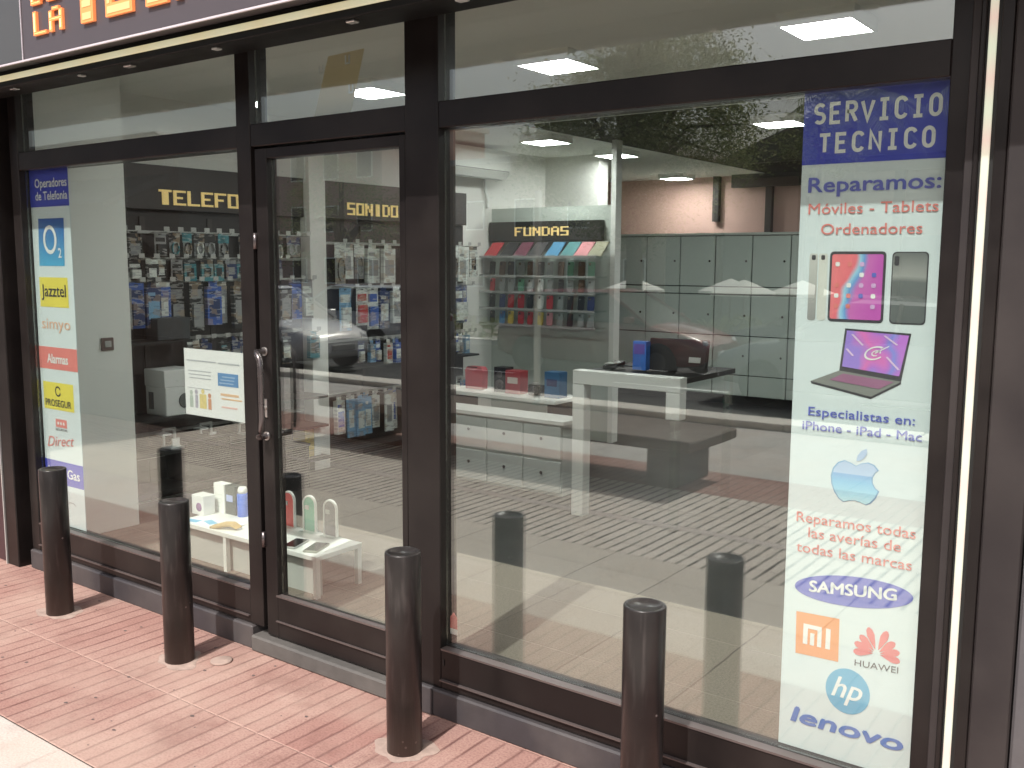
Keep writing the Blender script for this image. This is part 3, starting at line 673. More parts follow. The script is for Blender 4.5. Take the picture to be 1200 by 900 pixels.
put_text(b, 'iPhone - iPad - Mac', P(-0.864, 1.120, 2), X3, Z3, 0.295, 0.0225, M_tblue, 0.012)
b.build('lettering', None, rp)
# fruit emblem with a bite
M_fruit = gradient('printed_blue_fruit', [(0, (0.45, 0.78, 0.88)), (0.45, (0.22, 0.56, 0.84)), (0.62, (0.20, 0.44, 0.78)), (0.64, (0.42, 0.60, 0.84)), (1, (0.36, 0.52, 0.76))], lo=0.945, hi=1.06)
ap = [(0,.74),(.10,.80),(.25,.84),(.38,.80),(.47,.70),(.40,.63),(.355,.53),(.36,.42),(.42,.32),(.50,.265),(.44,.12),(.34,-.01),(.24,-.06),(.12,-.02),(0,0),(-.12,-.02),(-.24,-.06),(-.34,.0),(-.44,.13),(-.51,.30),(-.53,.47),(-.49,.64),(-.39,.77),(-.25,.83),(-.12,.79)]
b = MB(); cx, cz, s = -0.722, 0.952, 0.112
M_fedge = mat('printed_blue_edge', (0.18, 0.40, 0.66), 0.5)
b.flat([P(cx+(x*1.04)*s*1.02, cz+((z-.38)*1.04+.38)*s*1.05, 1) for x, z in ap], M_fedge)
b.flat([P(cx+x*s, cz+z*s*1.05, 2) for x, z in ap], M_fruit)
lf = [(.0,.86),(.02,.98),(.10,1.09),(.22,1.15),(.23,1.04),(.17,.94),(.08,.87)]
b.flat([P(cx+x*s, cz+z*s*1.05, 2) for x, z in lf], M_fruit); b.build('fruit_emblem', None, rp)
b = MB()
for body, x, z, w in (('Reparamos todas', -0.869, 0.874, 0.299), ('las averías de', -0.836, 0.836, 0.233), ('todas las marcas', -0.866, 0.793, 0.291)):
    b = MB(); put_text(b, body, P(x, z, 2), X3, Z3, w, 0.0265, M_tred, 0.006, tilt=0.01); b.build('lettering', None, rp)
# tilted blue oval
b = MB(); cx, cz, ang = -0.717, 0.712, 0.10
b.flat([P(cx+.150*math.cos(t)*math.cos(ang)-.040*math.sin(t)*math.sin(ang), cz+.150*math.cos(t)*math.sin(ang)*1.0+.040*math.sin(t), 1) for t in [2*PI*k/40 for k in range(40)]], M_tblue)
put_text(b, 'SAMSUNG', P(-0.828, 0.690, 2), X3, Z3, 0.222, 0.031, M_twhite, 0.035, tilt=0.10); b.build('oval_logo', None, rp)
# orange square
M_or = mat('print_orange', (0.82, 0.33, 0.12), 0.5, var=0.03)
b = MB(); b.flat([P(-0.859, 0.629), P(-0.745, 0.633), P(-0.743, 0.517), P(-0.857, 0.514)], M_or)
for x0, x1, z0, z1 in ((-.838,-.826,.545,.600),(-.8258,-.7892,.5892,.600),(-.800,-.789,.545,.589),(-.819,-.808,.545,.578),(-.778,-.766,.545,.600)): pr(b, x0, x1, z0, z1, M_twhite, 2)
b.build('square_logo', None, rp)
# red fan of petals
b = MB(); cx, cz = -0.648, 0.556
for k, a in enumerate((-8, 16, 42, 70, 110, 138, 164, 188)):
    t = math.radians(a); ln_ = .058 if a not in (70, 110) else .068; w = .0098
    ux, uz = math.cos(t), math.sin(t)
    pts = []
    for s_, ww in ((.14, .0), (.4, .55), (.7, 1.0), (.9, .8), (1.0, .25)): pts.append((s_, ww))
    loop = [P(cx+ux*ln_*s_-uz*w*ww, cz+.008+uz*ln_*s_+ux*w*ww, 1+.12*k) for s_, ww in pts]+[P(cx+ux*ln_*s_+uz*w*ww, cz+.008+uz*ln_*s_-ux*w*ww, 1+.12*k) for s_, ww in reversed(pts)]
    b.flat(loop, mat('print_petal_red', (0.74, 0.18, 0.19), 0.5, var=0.1, scale=40))
put_text(b, 'HUAWEI', P(-0.701, 0.519, 2), X3, Z3, 0.108, 0.0165, M_tdark, 0.0, tilt=0.06); b.build('petal_logo', None, rp)
# round blue
M_cy = mat('print_cyan', (0.10, 0.42, 0.66), 0.5, var=0.05)
b = MB(); cx, cz = -0.7155, 0.444
b.flat([P(cx+.057*math.cos(2*PI*k/40), cz+.061*math.sin(2*PI*k/40), 1) for k in range(40)], M_cy)
put_text(b, 'hp', P(-0.757, 0.424, 2), X3, Z3, 0.080, 0.056, M_twhite, 0.012, shear=0.32); b.build('round_logo', None, rp)
txt(rp, 'wordmark', 'lenovo', -0.863, 0.322, 0.293, 0.044, mat('print_mid_blue', (0.06, 0.20, 0.56), 0.5), 0.045, shear=0.15)

lp = thing('poster', 'narrow poster of phone company logos at the left end of the window', 'poster', (-4.52, PY, 0.25))
LX0, LX1 = -4.690, -4.346
MB().box(LX0, LX1, PY, PY+.003, 0.246, 1.974).build('sheet', M_poster, lp)
b = MB(); pr(b, LX0, LX1, 1.795, 1.974, M_pblue)
put_text(b, 'Operadores', P(-4.640, 1.885, 2), X3, Z3, 0.285, 0.042, M_twhite, 0.02); put_text(b, 'de Telefonía', P(-4.640, 1.826, 2), X3, Z3, 0.285, 0.040, M_twhite, 0.02); b.build('heading_panel', None, lp)
b = MB(); M_o2 = gradient('printed_blue_fade', [(0, (0.10, 0.44, 0.72)), (1, (0.05, 0.12, 0.42))], lo=1.52, hi=1.74)
b.flat([P(-4.628, 1.740), P(-4.400, 1.740), P(-4.412, 1.516), P(-4.640, 1.516)], M_o2)
ring(-4.530, 1.640, .060, .068, .018, 0, 360, 0, 2, M_twhite, b, 30); put_text(b, '2', P(-4.462, 1.555, 2), X3, Z3, .03, .045, M_twhite, .02); b.build('blue_logo', None, lp)
M_ye = mat('print_yellow', (0.80, 0.72, 0.12), 0.5, var=0.04)
b = MB(); pr(b, -4.650, -4.395, 1.320, 1.462, M_ye); put_text(b, 'Jazztel', P(-4.632, 1.370, 2), X3, Z3, 0.220, 0.058, M_tdark, 0.015); b.build('yellow_logo', None, lp)
txt(lp, 'wordmark', 'simyo', -4.645, 1.215, 0.255, 0.052, mat('print_pale_orange', (0.80, 0.50, 0.34), 0.5), 0.0)
b = MB(); pr(b, LX0, LX1, 1.018, 1.126, M_tred); put_text(b, 'Alarmas', P(-4.615, 1.048, 2), X3, Z3, 0.190, 0.046, M_twhite, 0.03); b.build('red_panel', None, lp)
b = MB(); pr(b, -4.668, -4.396, 0.820, 0.954, M_ye); ring(-4.532, .912, .026, .026, .008, 20, 340, 0, 2, MATS['print_dark'], b, 16)
put_text(b, 'PROSEGUR', P(-4.652, 0.836, 2), X3, Z3, 0.235, 0.034, M_tdark, 0.02); b.build('yellow_logo', None, lp)
b = MB(); pr(b, -4.570, -4.470, 0.735, 0.775, M_tred)
for k in range(3): b.flat([P(-4.545+.025*k+.008*math.cos(2*PI*i/12), .755+.008*math.sin(2*PI*i/12), 2) for i in range(12)], M_twhite)
put_text(b, 'SECURITAS', P(-4.572, 0.719, 2), X3, Z3, .106, .011, M_tdark, .02); put_text(b, 'Direct', P(-4.655, 0.630, 2), X3, Z3, 0.245, 0.05, M_tred, 0.0, shear=.3, tilt=.10); b.build('red_logo', None, lp)
b = MB(); pr(b, LX0, LX1, 0.450, 0.565, M_pblue); put_text(b, 'Luz y Gas', P(-4.660, 0.487, 2), X3, Z3, 0.285, 0.046, M_twhite, 0.025); b.build('blue_panel', None, lp)
b = MB(); ring(-4.47, .352, .045, .02, .006, 20, 250, .6, 2, mat('printed_pale_grey', (.42, .48, .50), .5), b); put_text(b, 'endesa', P(-4.62, .335, 2), X3, Z3, .11, .03, MATS['printed_pale_grey']); b.build('grey_logo', None, lp)

# paper notice on the left pane (its writing is too small to read in the picture: grey lines)
nt_ = thing('paper_notice', 'white landscape paper notice taped to the left pane beside the door', 'notice', (-3.32, PY, 0.90))
MB().box(-3.513, -3.127, PY, PY+.001, 0.902, 1.182).build('sheet', mat('paper_white', (0.84, 0.87, 0.88), 0.6, var=.02), nt_)
b = MB(); M_ink = mat('faded_ink', (0.50, 0.53, 0.56), 0.6)
pr(b, -3.495, -3.300, 1.130, 1.136, M_ink); pr(b, -3.285, -3.150, 1.128, 1.135, M_ink)
for k in range(3): pr(b, -3.487+.003*k, -3.335, 1.088-.015*k, 1.0925-.015*k, M_ink)
pr(b, -3.490, -3.34, 1.016, 1.019, M_ink)
b.build('print_lines', None, nt_)
b = MB(); pr(b, -3.290, -3.160, 1.040, 1.093, mat('print_steel_blue', (0.14, 0.30, 0.56), 0.5))
for k in range(3): pr(b, -3.280+.01*k, -3.19+.005*k, 1.050+.013*k, 1.054+.013*k, mat('print_light_blue', (.40, .55, .75), .5), 2)
b.build('picture', None, nt_)
for x, w, h, c in ((-3.482, .022, .05, (0.48, 0.55, 0.50)), (-3.445, .018, .055, (0.50, 0.48, 0.56)), (-3.415, .045, .06, (0.78, 0.66, 0.30)), (-3.358, .020, .045, (0.66, 0.34, 0.22))):
    b = MB(); mm = mat('printed_figure_%d' % int(-x*1000), c, .5, var=.25, scale=60); pr(b, x, x+w, .935, .935+h, mm); b.flat([P(x+w/2+.011*math.cos(2*PI*i/10), .935+h+.012+.011*math.sin(2*PI*i/10), 1) for i in range(10)], mm); b.build('figure_picture', None, nt_)
b = MB(); pr(b, -3.275, -3.16, 1.000, 1.010, mat('print_pale_orange2', (.80, .55, .36), .5)); pr(b, -3.27, -3.14, .985, .991, MATS['print_pale_orange2']); pr(b, -3.27, -3.17, .95, .957, mat('print_pale_red', (.80, .55, .52), .5))
b.build('coloured_lines', None, nt_)

t = thing('kraft_sheet', 'leaning sheet of brown kraft paper behind the small pane above the door', 'paper sheet', (-2.57, .075, 2.07))
M_kraft = mat('kraft_paper', (0.72, 0.63, 0.42), 0.8, var=.12, scale=6)
MB().prism([(-2.700, .075, 2.054), (-2.515, .075, 2.054), (-2.443, .075, 2.268), (-2.620, .075, 2.262)], (0, .002, 0)).build('sheet', M_kraft, t)
for x, z in ((-2.665, 2.205), (-2.535, 2.225), (-2.520, 2.125)):
    MB().box(x, x+.024, .0725, .0742, z, z+.006).box(x, x+.006, .0725, .0742, z+.0065, z+.03).box(x+.018, x+.024, .0725, .0742, z+.0065, z+.03).build('tape', M_twhite, t)
t = thing('sticker', 'small red and white sticker low in the left corner of the big pane', 'sticker', (-2.035, PY, .29))
MB().box(-2.052, -2.022, .0555, .0565, 0.305, 0.345).build('red_field', M_tred, t); MB().box(-2.052, -2.022, .0555, .0565, 0.285, 0.304).build('white_field', M_twhite, t)
MB().prism([(-2.052, .0555, .3455), (-2.022, .0555, .3455), (-2.037, .0555, .362)], (0, .001, 0)).build('peak', M_tred, t)

# ------------------------------------------------------------------ LEFT WALL DISPLAYS
WX = -5.2
def display(name, label, y0, y1, word, wy, rails, zb):
    t = thing(name, label, 'display board', (WX, (y0+y1)/2, FZ))
    MB().box(WX+.0005, WX+.03, y0, y1, zb, 1.838).build('back_board', M_dkboard, t)
    MB().box(WX+.0005, WX+.07, y0, y1, 1.84, 2.10).build('header', M_hdr, t, bevel=.003)
    b = MB(); lw = wy[2]
    block_word(b, word, (WX+.0705, wy[0], 1.872), Y3, Z3, lw, .088, wy[3], .006, M_gold, None, X3)
    b.build('header_lettering', None, t)
    for z in rails:
        MB().box(WX+.031, WX+.050, y0+.02, y1-.02, z, z+.018).build('rail', M_rail, t)
    return t
d1 = display('display_board', 'dark display board headed TELEFONIA on the left wall behind the left pane', 0.64, 2.185, 'TELEFONIA', (1.062, 0, .086, .0125), (1.70, 1.545, 1.41, 1.06, 0.50, 0.36), FZ+.02)
d2 = display('display_board', 'dark display board headed SONIDO on the left wall seen through the door', 2.340, 3.95, 'SONIDO', (2.590, 0, .076, .014), (1.66, 1.345, 0.96, 0.57), FZ+.02)
for y in (0.95, 1.42, 1.86): MB().box(WX+.0305, WX+.040, y, y+.035, .10, 1.80).build('upright', M_hdr, d1)
for y in (2.75, 3.30): MB().box(WX+.0305, WX+.040, y, y+.03, .10, 1.80).build('upright', M_hdr, d2)
for z, dd in ((0.62, .30), (0.20, .32)): MB().box(WX+.051, WX+dd, 0.66, 2.16, z, z+.018).build('shelf', M_black, d1)
MB().box(WX+.051, WX+.30, 2.36, 3.93, .20, .218).build('shelf', M_black, d2)
MB().box(WX+.051, WX+.22, 2.36, 3.93, .77, .784).build('shelf', M_black, d2)
# hanging packs: x = away from the wall, y = width, z = 0 at the hang hole
PC = {'white': (0.70, 0.74, 0.70), 'grey': (0.30, 0.31, 0.31), 'black': (0.03, 0.03, 0.032), 'blue': (0.05, 0.12, 0.42), 'teal': (0.06, 0.24, 0.28), 'pale green': (0.46, 0.60, 0.50), 'red': (0.50, 0.06, 0.06), 'light blue': (0.22, 0.42, 0.62), 'yellow': (0.60, 0.46, 0.08), 'navy': (0.03, 0.05, 0.14)}
def pmat(c):
    name = 'pack_' + c.replace(' ', '_')
    if name in MATS: return MATS[name]
    m, p = new_mat(name)
    oi = N(m, 'ShaderNodeObjectInfo'); tc = N(m, 'ShaderNodeTexCoord')
    ad = N(m, 'ShaderNodeVectorMath', operation='ADD'); L(m, tc.outputs['Object'], ad.inputs[0])
    cv = N(m, 'ShaderNodeCombineXYZ'); L(m, math_n(m, 'MULTIPLY', oi.outputs['Random'], 37.0), cv.inputs[1]); L(m, math_n(m, 'MULTIPLY', oi.outputs['Random'], 11.0), cv.inputs[2]); L(m, cv.outputs[0], ad.inputs[1])
    def vor(sc, sx, sz):
        mp = N(m, 'ShaderNodeMapping'); mp.inputs['Scale'].default_value = (0.0, sx, sz); L(m, ad.outputs[0], mp.inputs[0])
        v = N(m, 'ShaderNodeTexVoronoi'); v.distance = 'CHEBYCHEV'; v.inputs['Scale'].default_value = sc; L(m, mp.outputs[0], v.inputs['Vector']); sp = N(m, 'ShaderNodeSeparateColor'); L(m, v.outputs['Color'], sp.inputs[0]); return sp.outputs
    a = vor(22, 1.0, 1.2); b = vor(62, .45, 1.8)
    base = PC[c]; lum = sum(base)/3
    ink = (.62, .64, .62) if lum < .3 else (.10, .12, .16)
    alt = tuple(min(1, .55*x+.25*y) for x, y in zip(base, (.75, .55, .35)))
    col = mixc(m, math_n(m, 'GREATER_THAN', a[0], 0.72), base, alt)
    col = mixc(m, math_n(m, 'MULTIPLY', math_n(m, 'GREATER_THAN', b[1], 0.76), 0.38), col, ink)
    L(m, col, p.inputs['Base Color']); p.inputs['Roughness'].default_value = .3
    return m
PK = {}
def pack_mesh(kind, c, c2, w, h):
    key = (kind, c, c2, w, h)
    if key in PK: return PK[key]
    b = MB(); m, m2 = pmat(c), pmat(c2)
    if kind == 'blister pack':
        b.box(0, .002, -w/2, w/2, -h, .02, m); b.box(.0022, .022, -w*.36, w*.36, -h*.92, -h*.42, m2); b.box(.0022, .003, -w*.4, w*.4, -h*.30, -h*.10, m2); b.box(.0022, .0028, -.012, .012, .002, .009, pmat('black'))
    elif kind == 'boxed pack':
        b.box(0, .035, -w/2, w/2, -h, -.012, m); b.box(.0352, .0358, -w*.38, w*.38, -h*.8, -h*.36, m2); b.box(.0352, .0358, -w*.4, w*.1, -h*.24, -h*.16, m2); b.box(.016, .018, -w*.3, w*.3, -.0118, .02, m)
    elif kind == 'cable pack':
        b.box(0, .002, -w/2, w/2, -h*.32, .02, m)
        pts = [(.012, w*.30*math.cos(2*PI*k/14), -h*.62+h*.30*math.sin(2*PI*k/14)) for k in range(15)]
        b.tube(pts, .006, 6, m2); b.box(.0005, .0018, -w*.45, w*.45, -h, -h*.325, pmat('grey'))
    elif kind == 'pouch pack':
        b.box(0, .012, -w/2, w/2, -h, -.01, m); b.box(.0122, .0130, -w*.30, w*.30, -h*.75, -h*.30, m2); b.box(.004, .006, -w*.5, w*.5, -.0098, .02, m2)
    ob = b.build(kind.replace(' ', '_'), None); PK[key] = ob.data; bpy.data.objects.remove(ob)
    return PK[key]
def hang(board, rail, rname, y0, y1, step, kinds, cols, w, h, seed, wallname, depth=(.05, .13)):
    rg = random.Random(seed); y = y0
    while y < y1:
        kind = rg.choice(kinds); c, c2 = rg.choice(cols); ww = w*rg.choice((.85, 1.0, 1.0)); hh = h*rg.choice((.88, 1.0))
        ww = round(ww, 3); hh = round(hh, 3)
        if rg.random() > .08:
            o = bpy.data.objects.new(kind.replace(' ', '_'), pack_mesh(kind, c, c2, ww, hh)); C.objects.link(o)
            dx = rg.uniform(*depth)
            o.location = (WX+.031+dx, y+step/2, rail-.012); o.rotation_euler = (0, rg.uniform(-.03, .03), rg.uniform(-.10, .10))
            tag(o, '%s %s with %s front hanging from the %s rail of the %s board' % (c, kind, c2 if c2 != c else 'plain', rname, wallname), 'pack', 'packs hanging on the left wall boards')
            hk = bpy.data.objects.new('hook', HOOK); C.objects.link(hk); hk.parent = board; o0 = ORG[board.name]
            hk.location = (WX+.05-o0[0], y+step/2-o0[1], rail+.006-o0[2])
        y += step*rg.uniform(.95, 1.08)
hb = MB().tube([(0, 0, 0), (.15, 0, 0), (.16, 0, .012)], .0025, 6, M_rail).box(.158, .1605, -.018, .018, .006, .032, M_rail)
ho = hb.build('hook', None); HOOK = ho.data; bpy.data.objects.remove(ho)
dk = [('black', 'grey'), ('black', 'teal'), ('navy', 'grey'), ('grey', 'black'), ('black', 'white'), ('teal', 'black')]
bl = [('blue', 'white'), ('navy', 'light blue'), ('blue', 'navy'), ('black', 'grey'), ('grey', 'white')]
wh = [('white', 'pale green'), ('white', 'grey'), ('white', 'black'), ('pale green', 'white'), ('white', 'white')]
wb = [('white', 'blue'), ('white', 'grey'), ('blue', 'white'), ('light blue', 'white'), ('white', 'red'), ('navy', 'white')]
bb = [('light blue', 'white'), ('blue', 'light blue'), ('white', 'blue'), ('light blue', 'navy'), ('white', 'grey')]
hang(d1, 1.70, 'top', .70, 2.14, .088, ['blister pack', 'boxed pack', 'cable pack'], dk, .080, .135, 1, 'TELEFONIA')
hang(d1, 1.545, 'second', .70, 2.14, .095, ['blister pack', 'pouch pack'], dk, .085, .115, 2, 'TELEFONIA')
hang(d1, 1.41, 'third', .70, 2.14, .100, ['boxed pack', 'blister pack', 'pouch pack'], bl, .098, .28, 3, 'TELEFONIA')
hang(d2, 1.66, 'top', 2.37, 3.92, .125, ['boxed pack', 'pouch pack', 'cable pack'], wh, .118, .265, 5, 'SONIDO')
hang(d2, 1.345, 'second', 2.37, 3.92, .118, ['boxed pack', 'boxed pack', 'blister pack'], wb, .110, .29, 6, 'SONIDO')
hang(d2, 0.96, 'third', 2.40, 3.92, .075, ['blister pack', 'boxed pack'], wb, .060, .165, 7, 'SONIDO')
hang(d2, 0.57, 'bottom', 2.40, 3.92, .090, ['boxed pack', 'pouch pack'], bb, .084, .29, 8, 'SONIDO')
hang(d1, 1.06, 'fourth', 1.15, 2.14, .105, ['boxed pack', 'pouch pack'], dk+wb[:1], .085, .19, 9, 'TELEFONIA')
# things on the TELEFONIA shelves
def carton(name, label, cat, c, s, m, face=None, rot=0.0, group=None):
    t = thing(name, label, cat, c, group); x, y, z = c; a, d_, h = s
    MB().box(x-a/2, x+a/2, y-d_/2, y+d_/2, z, z+h).build('box', m, t, bevel=min(a, d_, h)*.03)
    if face: face(t, x, y, z, a, d_, h)
    if rot: t.rotation_euler = (0, 0, rot)
    return t
M_wbox = mat('white_carton', (0.78, 0.80, 0.78), 0.45, var=.03)
def face_circle(t, x, y, z, a, d_, h):   # round speaker grille printed on the side facing the shop
    MB().lathe([(min(d_, h)*.26, x+a/2+.0003), (min(d_, h)*.26, x+a/2+.004), (min(d_, h)*.2, x+a/2+.0045), (.0001, x+a/2+.0045)], (0, y+d_*.12, z+h*.5), 24, axis='X').build('round_print', mat('print_dark_grey', (.12, .13, .13), .5), t)
    MB().box(x-a*.35, x-a*.1, y-d_/2-.001, y-d_/2-.0002, z+h*.2, z+h*.8).build('side_print', MATS['print_dark_grey'], t)
carton('carton', 'white carton with a round dark print on the shelf below TELEFONIA', 'carton', (-5.02, 1.02, .6385), (.20, .21, .17), M_wbox, face_circle)
carton('carton', 'flat plain white carton lying on top of the carton with a round print', 'carton', (-5.02, 1.02, .809), (.20, .22, .10), M_wbox)
carton('carton', 'dark grey carton above the white ones on the TELEFONIA board', 'carton', (-5.04, 1.03, 1.079), (.12, .22, .13), mat('dark_carton', (.05, .055, .06), .4, var=.3, scale=30))
MB().box(WX+.051, WX+.24, .66, 1.14, 1.062, 1.078).build('shelf', M_black, d1)
MB().box(WX+.051, WX+.30, .66, 2.16, .42, .436).build('shelf', M_black, d1)
lab3 = ['nearest the grey partition', 'middle one of the three', 'nearest the door']
for k, y in enumerate((1.00, 1.26, 1.55)):   # small white open stands
    t = thing('phone_holder', 'small white open phone holder on the low shelf, %s' % lab3[k], 'phone holder', (-5.0, y, .437), 'white phone holders on the low shelf')
    x = -4.99; z = .437
    MB().box(x-.05, x+.05, y-.05, y+.05, z, z+.012).build('base', M_wbox, t, bevel=.002)
    MB().box(x-.045, x-.035, y-.045, y-.03, z+.0122, z+.115).box(x-.045, x-.035, y+.03, y+.045, z+.0122, z+.115).box(x-.045, x-.035, y-.0298, y+.0298, z+.100, z+.115).build('bracket', M_wbox, t)
    MB().box(x-.034, x+.04, y-.095, y-.035, z+.085, z+.097).build('tray', M_wbox, t, bevel=.002)
    MB().box(x+.02, x+.03, y-.025, y+.025, z+.0122, z+.06).build('front_lip', M_wbox, t)
t = thing('storage_bin', 'black storage bin on the bottom shelf beside the grey partition', 'bin', (-5.02, 1.20, .219))
MB().prism([(-5.14, 1.06, .219), (-4.92, 1.06, .219), (-4.90, 1.04, .47), (-5.16, 1.04, .47)], (0, .30, 0)).build('tub', M_blackgloss, t)
MB().box(-5.17, -4.89, 1.03, 1.36, .4702, .484).build('lid', M_black, t, bevel=.004)
t = thing('leaflet_box', 'yellow and white leaflet box low on the left wall seen through the door', 'leaflet box', (-5.0, 2.06, .219))
MB().box(-5.07, -4.95, 1.99, 2.07, .219, .42).build('yellow_box', pmat('yellow'), t, bevel=.002); MB().box(-5.07, -4.95, 2.075, 2.13, .219, .43).build('white_box', M_wbox, t, bevel=.002)
t = thing('waste_bin', 'black square bin on the floor before the white wall pillar', 'bin', (-4.95, 2.05, FZ))
MB().prism([(-4.90, 1.62, FZ), (-4.72, 1.62, FZ), (-4.70, 1.60, .36), (-4.92, 1.60, .36)], (0, .20, 0)).build('tub', M_blackgloss, t)
MB().box(-4.93, -4.69, 1.59, 1.81, .3602, .378).build('rim', M_black, t, bevel=.004)

# air conditioner
t = thing('air_conditioner', 'white wall mounted air conditioner high on the left wall', 'air conditioner', (-5.1, 3.95, 2.2500))
MB().prism([(-5.1995, 3.60, 2.2700), (-5.03, 3.60, 2.2300), (-4.98, 3.60, 2.2900), (-4.98, 3.60, 2.4300), (-5.02, 3.60, 2.4700), (-5.1995, 3.60, 2.4700)], (0, .76, 0)).build('casing', M_white, t, bevel=.006)
MB().box(-5.02, -4.9775, 3.63, 4.33, 2.2925, 2.2970).build('seam', MATS['print_dark_grey'], t)
MB().prism([(-5.12, 3.66, 2.2483), (-5.04, 3.66, 2.2302), (-5.02, 3.66, 2.2200), (-5.11, 3.66, 2.2380)], (0, .64, 0)).build('louvre', M_rail, t)
MB().tube([(-5.18, 4.25, 2.2600), (-5.18, 4.27, 2.1300), (-5.18, 4.30, 2.0700), (-5.18, 4.30, 2.0)], .012, 8).build('pipe', M_white, t)

# ------------------------------------------------------------------ FUNDAS UNIT
FYB = 4.38
fu = thing('shelf_unit', 'white shelf unit headed FUNDAS with phone cases against the back of the shop', 'shelf unit', (-4.6, FYB, FZ))
MB().box(-5.198, -4.00, FYB, FYB+.06, FZ, 1.995).build('back_board', mat('pale_green_board', (0.50, 0.55, 0.50), .6, var=.05), fu)
MB().box(-3.998, -3.955, FYB-.01, FYB+.08, FZ, CZ-.002).build('side_post', M_white, fu)
MB().box(-5.18, -4.06, FYB-.06, FYB-.0005, 1.715, 1.878).build('header', mat('header_black', (.02, .022, .02), .5), fu, bevel=.003)
b = MB(); block_word(b, 'FUNDAS', (-4.905, FYB-.0605, 1.758), X3, Z3, .078, .074, .015, .005, M_gold); b.build('header_lettering', None, fu)
sz = (1.590, 1.430, 1.295, 1.155, 1.020)
for z in sz:
    MB().box(-5.19, -4.03, FYB-.18, FYB-.0005, z-.012, z).build('shelf', M_acrylic, fu); MB().box(-5.19, -4.03, FYB-.186, FYB-.1805, z-.014, z+.003).build('shelf_edge', M_rail, fu)
cov = [(-5.16, 'red', (.50, .05, .06)), (-4.99, 'black', (.03, .03, .032)), (-4.85, 'plum', (.16, .05, .08)), (-4.70, 'dark grey', (.06, .06, .065)), (-4.53, 'blue', (.08, .27, .46)), (-4.38, 'teal', (.08, .26, .27)), (-4.25, 'pink', (.66, .26, .28)), (-4.12, 'olive', (.30, .29, .18))]
for x, cn, c in cov:
    t = thing('tablet_cover', '%s tablet cover leaning back on the top shelf under the FUNDAS heading' % cn, 'tablet cover', (x, FYB-.12, 1.5905), 'tablet covers under the FUNDAS heading')
    pts = [(x, FYB-.165, 1.592), (x+.13, FYB-.165, 1.592), (x+.15, FYB-.075, 1.705), (x+.035, FYB-.075, 1.705)]
    MB().prism(pts, (0, .010, -.004)).build('cover', mat('cover_' + cn.replace(' ', '_'), c, .55, var=.1, scale=30), t)
    MB().prism([(x+.012, FYB-.1645, 1.5975), (x+.10, FYB-.1645, 1.5975), (x+.103, FYB-.1635, 1.600), (x+.015, FYB-.1635, 1.600)], (0, -.003, .0)).build('clasp', M_rail, t)
CC = {'black': (.03, .03, .03), 'brown': (.16, .10, .07), 'white': (.7, .7, .68), 'red': (.50, .05, .06), 'navy': (.03, .05, .16), 'pink': (.62, .28, .30), 'green': (.16, .36, .24), 'clear grey': (.36, .38, .37), 'blue': (.06, .24, .50), 'yellow': (.62, .46, .10)}
def case_mesh(c, h):
    key = ('case', c, h)
    if key in PK: return PK[key]
    w = h*.52; b = MB(); pts = []
    for cx, cz, a in ((w/2-.009, .009, -90), (w/2-.009, h-.009, 0), (-w/2+.009, h-.009, 90), (-w/2+.009, .009, 180)):
        for i in range(4): t_ = math.radians(a+30*i); pts.append((cx+.009*math.cos(t_), 0, cz+.009*math.sin(t_)))
    b.prism(pts, (0, .009, 0), mat('case_' + c.replace(' ', '_'), CC[c], .4, var=.1, scale=30)); b.box(-w*.36, -w*.05, -.002, -.0002, h*.74, h*.92, pmat('black'))
    ob = b.build('phone_case', None, fix=True); PK[key] = ob.data; bpy.data.objects.remove(ob); return PK[key]
rowc = [(1.430, ['black', 'brown', 'black', 'clear grey', 'brown', 'black', 'clear grey', 'brown', 'green', 'brown', 'green'], .115), (1.295, ['red', 'clear grey', 'clear grey', 'green', 'white', 'white', 'clear grey', 'black', 'clear grey', 'brown', 'clear grey'], .105),
        (1.155, ['black', 'navy', 'red', 'red', 'black', 'white', 'red', 'clear grey', 'black', 'black', 'navy'], .112), (1.020, ['black', 'blue', 'yellow', 'red', 'red', 'yellow', 'pink', 'clear grey', 'black', 'clear grey', 'clear grey'], .105)]
rn = ['second', 'third', 'fourth', 'bottom']
for (z, cs, h), rw in zip(rowc, rn):
    for k, c in enumerate(cs):
        o = bpy.data.objects.new('phone_case', case_mesh(c, h)); C.objects.link(o)
        o.location = (-5.12+k*.100, FYB-.10+.01*(k % 2), z+.0006); o.rotation_euler = (-.10, 0, (k*37 % 7-3)*.05)
        tag(o, '%s phone case standing on the %s shelf of the FUNDAS unit' % (c, rw), 'phone case', 'phone cases on the FUNDAS shelves')

